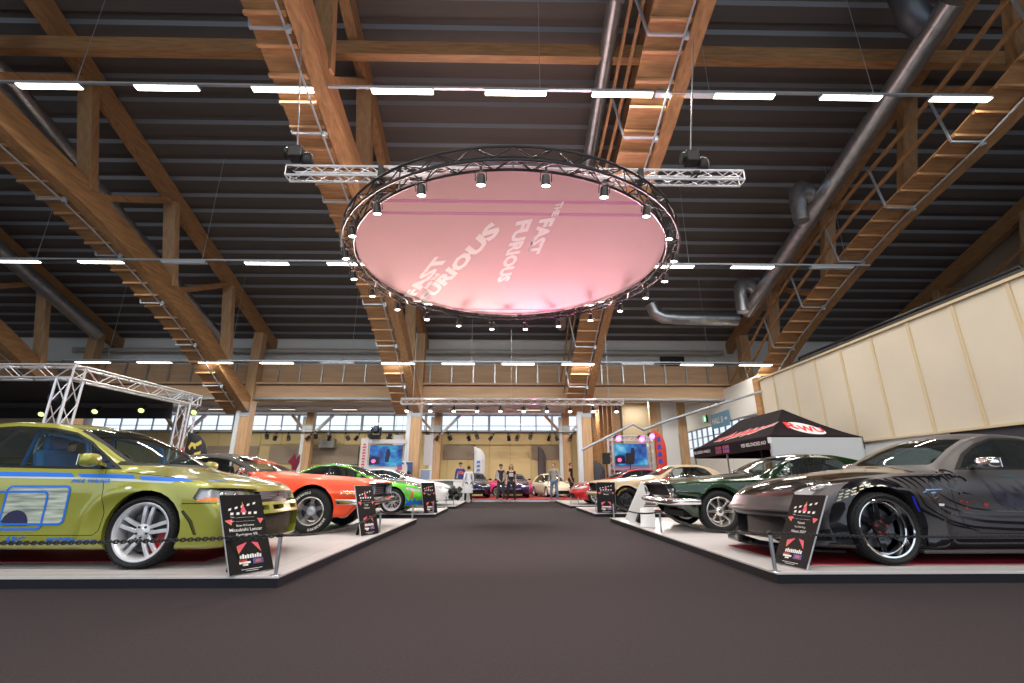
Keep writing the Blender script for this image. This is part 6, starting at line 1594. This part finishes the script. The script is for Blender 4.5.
feather_flag(4.35, 23.0, .4, 1.9, .55, mat('charcoal_flag_cloth', (.05, .05, .065), .8), 'low charcoal feather flag between the pillar and timber posts', 1, None)
# hanging banners by the centre-left pillar
for x, y, z0, z1, w, m, lab in ((-5.5, 24.6, 2.0, 3.25, .52, mat('pale_banner', (.52, .52, .58), .8), 'pale hanging banner left of the centre-left pillar'), (-4.0, 25.0, 1.75, 3.3, .42, bpy.data.materials['pale_banner'], 'pale hanging banner right of the centre-left pillar'), (-5.0, 23.6, .5, 1.85, 1.0, mat('blue_poster', (.03, .09, .28), .6), 'dark blue poster stand left of the centre-left pillar'), (-3.95, 24.2, .9, 1.5, .45, mat('pale_blue_poster', (.25, .32, .52), .6), 'pale blue picture poster right of the centre-left pillar')):
    t = empty('hanging_banner' if z0 > 1.2 else 'poster_stand', (x, y, 0), 0, lab, 'banner'); b = MB(); b.box((0, 0, (z0+z1)/2), (w, .02, z1-z0)); b.build('cloth', m, t)
    b = MB(); b.tube([(-w/2-.03, 0, z1), (w/2+.03, 0, z1)], .018, 6); b.build('top_rod', ALU, t)
    if z0 < 1.2: b = MB(); b.box((0, .05, z0/2), (w*.9, .06, z0)); b.build('stand', WHITE, t)
    else:
        b = MB(); b.tube([(-w/3, 0, z1), (-w/3, 0, 4.3)], .006, 4); b.tube([(w/3, 0, z1), (w/3, 0, 4.3)], .006, 4); b.build('cords', BLACKM, t)
# wine red pennant
t = empty('star_pennant', (-7.15, 16.4, 0), 0, 'wine red star-shaped pennant on a pole behind the orange muscle car', 'pennant')
b = MB(); b.prism([(-.24, 1.55), (-.08, 1.76), (-.04, 1.84), (.04, 1.62), (.15, 1.82), (.16, 1.52), (.09, 1.32), (.05, 1.15), (-.05, 1.15), (-.09, 1.45)], -.02, .02, 'xz'); b.build('cloth', mat('wine_red_cloth', (.16, .008, .03), .8), t); b = MB(); b.tube([(0, 0, 0), (0, 0, 1.6)], .02, 6); b.build('pole', BLACKM, t); b = MB(); b.box((0, 0, .02), (.4, .4, .04)); b.build('foot', BLACKM, t)
# small grey loudspeaker box on the back wall and ladder frame
t = empty('hanging_projector', (-12.1, 32.5, 3.2), 0, 'grey box hung high on the yellow back wall', 'projector'); b = MB(); b.box((0, 0, .25), (1.05, .5, .62), bev=.03); b.build('case', mat('grey_case', (.26, .25, .23), .6), t); b = MB(); b.box((0, 0, .85), (.1, .1, .6)); b.build('bracket', STEEL, t)
t = empty('scaffold_stand', (-9.6, 31.5, 0), 0, 'thin dark scaffold frame against the yellow back wall', 'scaffold')
for a, c in (((0, 0, 0), (0, 0, 3.2)), ((2.6, 0, 0), (2.6, 0, 3.9)), ((0, 0, 2.0), (2.6, 0, 2.0)), ((0, 0, 1.9), (2.6, 0, 1.9)), ((-1.2, 0, 0), (-1.2, 0, 2.0)), ((-1.2, 0, 2.0), (0, 0, 2.0))): b = MB(); b.tube([a, c], .035, 6); b.build('tube', BLACKM, t)

# white counter with stools
ct = empty('counter', (-2.3, 22.9, 0), 0, 'white exhibition counter at the far left end of the aisle', 'counter')
b = MB(); b.box((.35, 0, .48), (.80, .55, .96)); b.build('cabinet', WHITE, ct); b = MB(); b.box((-.35, 0, .985), (2.3, .62, .05)); b.build('worktop', WHITE, ct)
b = MB(); b.box((-1.45, 0, .48), (.06, .55, .96)); b.build('end_panel', WHITE, ct); b = MB(); b.box((-.75, .25, .5), (1.4, .04, .9)); b.build('back_panel', mat('counter_back', (.45, .52, .58), .6), ct)
for k in range(2):
    t = empty('bar_stool', (-2.95+.36*k, 22.35, 0), 0, 'black bar stool at the white counter, %s one' % ('left', 'right')[k], 'stool', 'bar stools at the counter'); b = MB(); b.lathe([(0, .70), (.16, .70), (.17, .67), (.15, .64), (0, .64)], 16, 'z'); b.build('seat', BLACK, t)
    for a in (45, 135, 225, 315): b = MB(); b.tube([(.10*math.cos(R_(a)), .10*math.sin(R_(a)), .65), (.19*math.cos(R_(a)), .19*math.sin(R_(a)), 0)], .013, 6); b.build('leg', STEEL, t)
t = empty('display_shelf', (-3.6, 23.6, 0), 0, 'black shelf unit behind the white counter', 'shelf'); b = MB(); b.box((0, 0, .98), (1.5, .35, .05)); b.build('top', BLACK, t)
for x in (-.72, .72): b = MB(); b.box((x, 0, .48), (.05, .35, .96)); b.build('side', BLACK, t)

# ------------------------------------------------------------------ people
def skin(name, chains, m, parent, sub=2):
    """one skinned surface: chains are lists of (point, radius); the first chain's first vertex is the root"""
    vs = []; es = []; rs = []; idx = {}
    for chn in chains:
        prev = None
        for p, r in chn:
            key = tuple(round(c, 4) for c in p)
            if key not in idx: idx[key] = len(vs); vs.append(p); rs.append(r if isinstance(r, tuple) else (r, r))
            i = idx[key]
            if prev is not None and prev != i: es.append((prev, i))
            prev = i
    me = bpy.data.meshes.new(name); me.from_pydata(vs, es, []); o = bpy.data.objects.new(name, me); COL.objects.link(o)
    md = o.modifiers.new('skin', 'SKIN'); md.use_smooth_shade = True
    for v, r in zip(me.skin_vertices[0].data, rs): v.radius = r
    me.skin_vertices[0].data[0].use_root = True
    sb = o.modifiers.new('sub', 'SUBSURF'); sb.levels = sub; sb.render_levels = sub
    dg = bpy.context.evaluated_depsgraph_get(); nm = bpy.data.meshes.new_from_object(o.evaluated_get(dg)); bpy.data.objects.remove(o); bpy.data.meshes.remove(me)
    nm.materials.clear(); nm.materials.append(m); nm.polygons.foreach_set('use_smooth', [True]*len(nm.polygons))
    q = bpy.data.objects.new(name, nm); COL.objects.link(q); q.parent = parent; return q
SKINM = mat('skin', (.52, .30, .22), .55); HAIRD = mat('dark_hair', (.03, .02, .015), .7); HAIRB = mat('brown_hair', (.12, .06, .03), .7)
def person(x, y, yaw, label, h=1.72, top=(.02, .02, .02), legs=(.02, .02, .025), shoes=(.3, .3, .3), hair=HAIRD, arms=None, female=False, longhair=False, cap=None, sleeves='short', vest=None, printm=None, coat=False, stance=.10, z=0, lean=0.):
    """standing figure facing local -y"""
    t = empty('person', (x, y, z), R_(yaw), label, 'person'); s = h/1.72; k = .92 if female else 1.
    hip = .09*s; L = lambda *p: tuple(c*s for c in p)
    arms = arms or ((.03, -.05), (.03, -.05))
    sh = .175*k
    P = {}
    body = [[(L(0, 0, .93), (.13*k*s, .09*s)), (L(0, .0, 1.10), (.115*k*s, .085*s)), (L(0, 0, 1.28), (.135*k*s, .095*s)), (L(0, 0, 1.40), (.10*k*s, .075*s)), (L(0, -.01, 1.47), .052*s), (L(0, -.02, 1.53), .055*s), (L(0, -.03, 1.60), (.076*s, .088*s)), (L(0, -.02, 1.67), (.070*s, .082*s)), (L(0, -.015, 1.705), .045*s)],
            [(L(0, -.03, 1.60), (.076*s, .088*s)), (L(0, -.112, 1.585), .014*s)]]
    topc = [body[0][0:1][0], body[0][1], body[0][2], body[0][3]]
    legc = []; shoec = []; armc = []; handc = []
    for q in (1, -1):
        dx, dy = arms[0 if q > 0 else 1][:2]; A = arms[0 if q > 0 else 1]
        shp = L(q*sh, 0, 1.385); el = L(q*(sh+.05), .03, 1.11); wr = L(q*(sh+.05+dx), dy-.02, .87)
        if len(A) > 2: el = L(*[A[2][0]*q, A[2][1], A[2][2]]); wr = L(*[A[3][0]*q, A[3][1], A[3][2]])
        ac = [(L(0, 0, 1.40), (.10*k*s, .075*s)), (shp, .055*k*s), (el, .040*k*s), (wr, .027*k*s)]; armc.append(ac); body.append(ac)
        w = Vector(wr); d = (w-Vector(el)).normalized(); side = Vector((0, -1, 0)) if abs(d.z) > .5 else Vector((0, 0, 1)); palm = w+d*.07*s
        body.append([(wr, .027*k*s), (tuple(palm), (.030*s, .018*s))])
        for i in range(4):
            o_ = side*(.026-.017*i)*s; ln = (.068, .078, .072, .055)[i]*s; a = palm+o_; body.append([(tuple(palm), (.030*s, .018*s)), (tuple(a+d*.02*s), .0085*s), (tuple(a+d*ln*.6), .008*s), (tuple(a+d*ln+Vector((-q*.012, 0, 0))*s), .0065*s)])
        th = w+d*.03*s+side*.03*s; body.append([(wr, .027*k*s), (tuple(th), .010*s), (tuple(th+d*.04*s+side*.018*s), .0075*s)])
        hp = L(q*.09, 0, .88); kn = L(q*(.09+stance*.4), -.02, .49); an = L(q*(.09+stance*.7), .02, .09)
        lc = [(L(0, 0, .93), (.13*k*s, .09*s)), (hp, .088*s), (kn, .060*s), (an, .040*s)]; legc.append(lc); body.append(lc); body.append([(an, .040*s), (L(q*(.09+stance*.8), -.10, .045), .035*s)])
        shoec.append([(L(q*(.09+stance*.7), .05, .045), .044*s), (L(q*(.09+stance*.74), -.03, .05), .046*s), (L(q*(.09+stance*.8), -.13, .038), .036*s)])
    skin('body', body, SKINM, t)
    g = .016*s
    def grow(c, e): return [(p, (tuple(a+e for a in r) if isinstance(r, tuple) else r+e)) for p, r in c]
    tm = mat('clothing_top', top, .85, noise=.15, nscale=20); lm = mat('clothing_legs', legs, .85, noise=.15, nscale=20)
    trunk = grow([(L(0, 0, .86), (.13*k*s, .09*s)), body[0][0], body[0][1], body[0][2], body[0][3]], g)
    tc = [trunk]
    for ac in armc:
        c = list(ac)
        if sleeves == 'short': mid = tuple((a+b_)/2 for a, b_ in zip(c[1][0], c[2][0])); c = [c[0], c[1], (mid, .05*s)]
        tc.append(grow(c, g*.8))
    skin('coat' if coat else 'shirt', tc, tm, t)
    skin('trousers', [grow(c, g*.7) for c in [[(L(0, 0, .93), (.125*k*s, .09*s))]+c[1:] for c in legc]], lm, t)
    if coat:
        b = MB(); b.lathe([(.17*s, 1.0*s), (.20*s, .75*s), (.23*s, .45*s), (.22*s, .44*s), (.17*s, .9*s)], 20, 'z'); o = b.build('coat_skirt', tm, t); o.scale = (1, .75, 1)
    smm = mat('shoe', shoes, .6)
    for c in shoec: skin('shoe', [c], smm, t)
    # face
    for q in (1, -1):
        b = MB(); b.sphere(L(q*.030, -.094, 1.615), .010*s, 8, 6); b.build('eye', BLACK, t)
        b = MB(); b.sphere(L(q*.078, -.02, 1.605), .022*s, 8, 6, (.4, .8, 1.3)); b.build('ear', SKINM, t)
    b = MB(); b.box(L(0, -.098, 1.545), (.045*s, .012*s, .010*s), bev=.003); b.build('mouth', mat('lips', (.35, .12, .10), .5) if 'lips' not in bpy.data.materials else bpy.data.materials['lips'], t)
    b = MB(); b.sphere(L(0, .005, 1.645), .102*s, 18, 12, (.86, .98, .86)); hv = [(x_, y_, z_) for x_, y_, z_ in b.v]
    b.v = [(x_, (y_ if (z_ > 1.655*s or y_ > -.02*s) else -.02*s+(y_+.02*s)*.2), z_) for x_, y_, z_ in b.v]; b.build('hair', hair, t)
    if longhair:
        for q in (1, -1): skin('hair_length', [[(L(q*.05, .03, 1.66), .05*s), (L(q*.085, .02, 1.52), .038*s), (L(q*.10, -.03, 1.38), .035*s), (L(q*.10, -.07, 1.25), .02*s)]], hair, t)
    if cap: 
        b = MB(); b.sphere(L(0, .0, 1.675), .108*s, 16, 8, (.88, 1, .6)); b.box(L(0, -.13, 1.665), (.14*s, .10*s, .012*s), bev=.004); b.build('cap', mat('cap_cloth', cap, .8), t)
    if vest:
        vm = mat('open_jacket', vest, .85, noise=.2, nscale=15)
        for q in (1, -1): skin('jacket_side', [[(L(q*.10, -.0, 1.40), .07*s), (L(q*.125, -.01, 1.2), (.07*s, .10*s)), (L(q*.13, -.01, .92), (.065*s, .10*s))]]+[grow([(L(q*.10, 0, 1.40), .07*s)]+armc[0 if q > 0 else 1][1:], g*1.3)], vm, t)
    if printm: b = MB(); b.box(L(0, -.122, 1.24), (.20*s, .008, .16*s)); b.build('shirt_print', mat('shirt_print', printm, .7), t)
    if lean: t.rotation_euler = (0, R_(lean), R_(yaw))
    return t
person(.36, 22.55, 0, 'person in black shirt and trousers with bright pink shoes facing the camera', 1.70, (.015, .015, .018), (.012, .012, .016), (.85, .05, .18), HAIRB, female=True, longhair=True, printm=(.45, .42, .42), stance=.14)
person(-.13, 22.9, 8, 'person in black cap and grey jacket standing left of the pink shoes', 1.72, (.02, .02, .022), (.045, .055, .04), (.35, .36, .36), HAIRD, cap=(.02, .025, .03), vest=(.36, .33, .32), arms=((0, 0, (.23, .02, 1.12), (.10, -.18, .98)), (0, 0, (.23, .02, 1.12), (.10, -.18, .98))))
person(2.42, 23.0, -25, 'person in grey hooded top and blue jeans beside the cream hatchback', 1.78, (.28, .27, .27), (.10, .16, .26), (.4, .4, .4), HAIRB, sleeves='long', z=0)
person(3.55, 25.2, 70, 'person in black shirt standing between the two right pillars', 1.80, (.015, .015, .02), (.02, .02, .03), (.02, .02, .02), HAIRB, z=HP)
person(-2.15, 23.9, 10, 'person in blue and red jacket behind the white counter', 1.74, (.03, .05, .22), (.02, .02, .03), (.02, .02, .02), HAIRD, cap=(.02, .02, .025), sleeves='long', printm=(.45, .06, .10), z=HP)
person(-1.62, 22.3, 200, 'person in long white coat and black boots seen from behind', 1.62, (.62, .64, .70), (.015, .015, .02), (.015, .015, .02), HAIRD, sleeves='long', coat=True)
person(-5.05, 23.0, 20, 'person in dark top at the blue poster, left one of the pair', 1.68, (.03, .03, .05), (.02, .02, .03), (.02, .02, .02), HAIRB)
person(-4.62, 22.8, -15, 'person in dark top at the blue poster, right one of the pair', 1.70, (.02, .03, .06), (.02, .02, .03), (.02, .02, .02), HAIRD)
# ------------------------------------------------------------------ light, camera
w = bpy.data.worlds.new('daylight'); SC.world = w; w.use_nodes = True
bg = w.node_tree.nodes['Background']; bg.inputs[0].default_value = (.80, .90, 1.0, 1); bg.inputs[1].default_value = 1.35
def spot(loc, target, e, size, col, blend=.8, r=.7):
    l = bpy.data.lights.new('stage_beam', 'SPOT'); l.energy = e; l.spot_size = R_(size); l.spot_blend = blend; l.color = col; l.shadow_soft_size = r
    o = bpy.data.objects.new('stage_beam', l); COL.objects.link(o); o.location = loc; o.rotation_euler = (Vector(target)-Vector(loc)).to_track_quat('-Z', 'Y').to_euler(); return o
spot((1.2, 18.5, 3.9), (1.4, 13.3, 6.0), 1700, 36, (1, .12, .5)); spot((-3.0, 18.5, 3.9), (-1.2, 11.5, 6.0), 5600, 80, (1, .70, .62)); spot((3.6, 18.5, 3.9), (.6, 9.5, 6), 5600, 70, (1, .60, .66))
f = 460.0; pit = math.atan(141/f); yaw = math.atan(8.5*math.cos(pit)/f)
cd = bpy.data.cameras.new('camera'); cam = bpy.data.objects.new('camera', cd); COL.objects.link(cam)
cam.location = (0, 0, .88); cam.rotation_euler = (PI/2+pit, 0, -yaw); cd.sensor_width = 36; cd.lens = f/1024*36; cd.clip_end = 200; cd.clip_start = .05
SC.camera = cam
vs_ = SC.view_settings; vs_.view_transform = 'Standard'; vs_.look = 'None'; vs_.gamma = 1; vs_.exposure = 0.0; vs_.use_curve_mapping = False
SC.cycles.use_denoising = True; SC.cycles.max_bounces = 7; SC.cycles.transparent_max_bounces = 16; SC.cycles.sample_clamp_indirect = 6
SC.cycles.use_light_tree = True
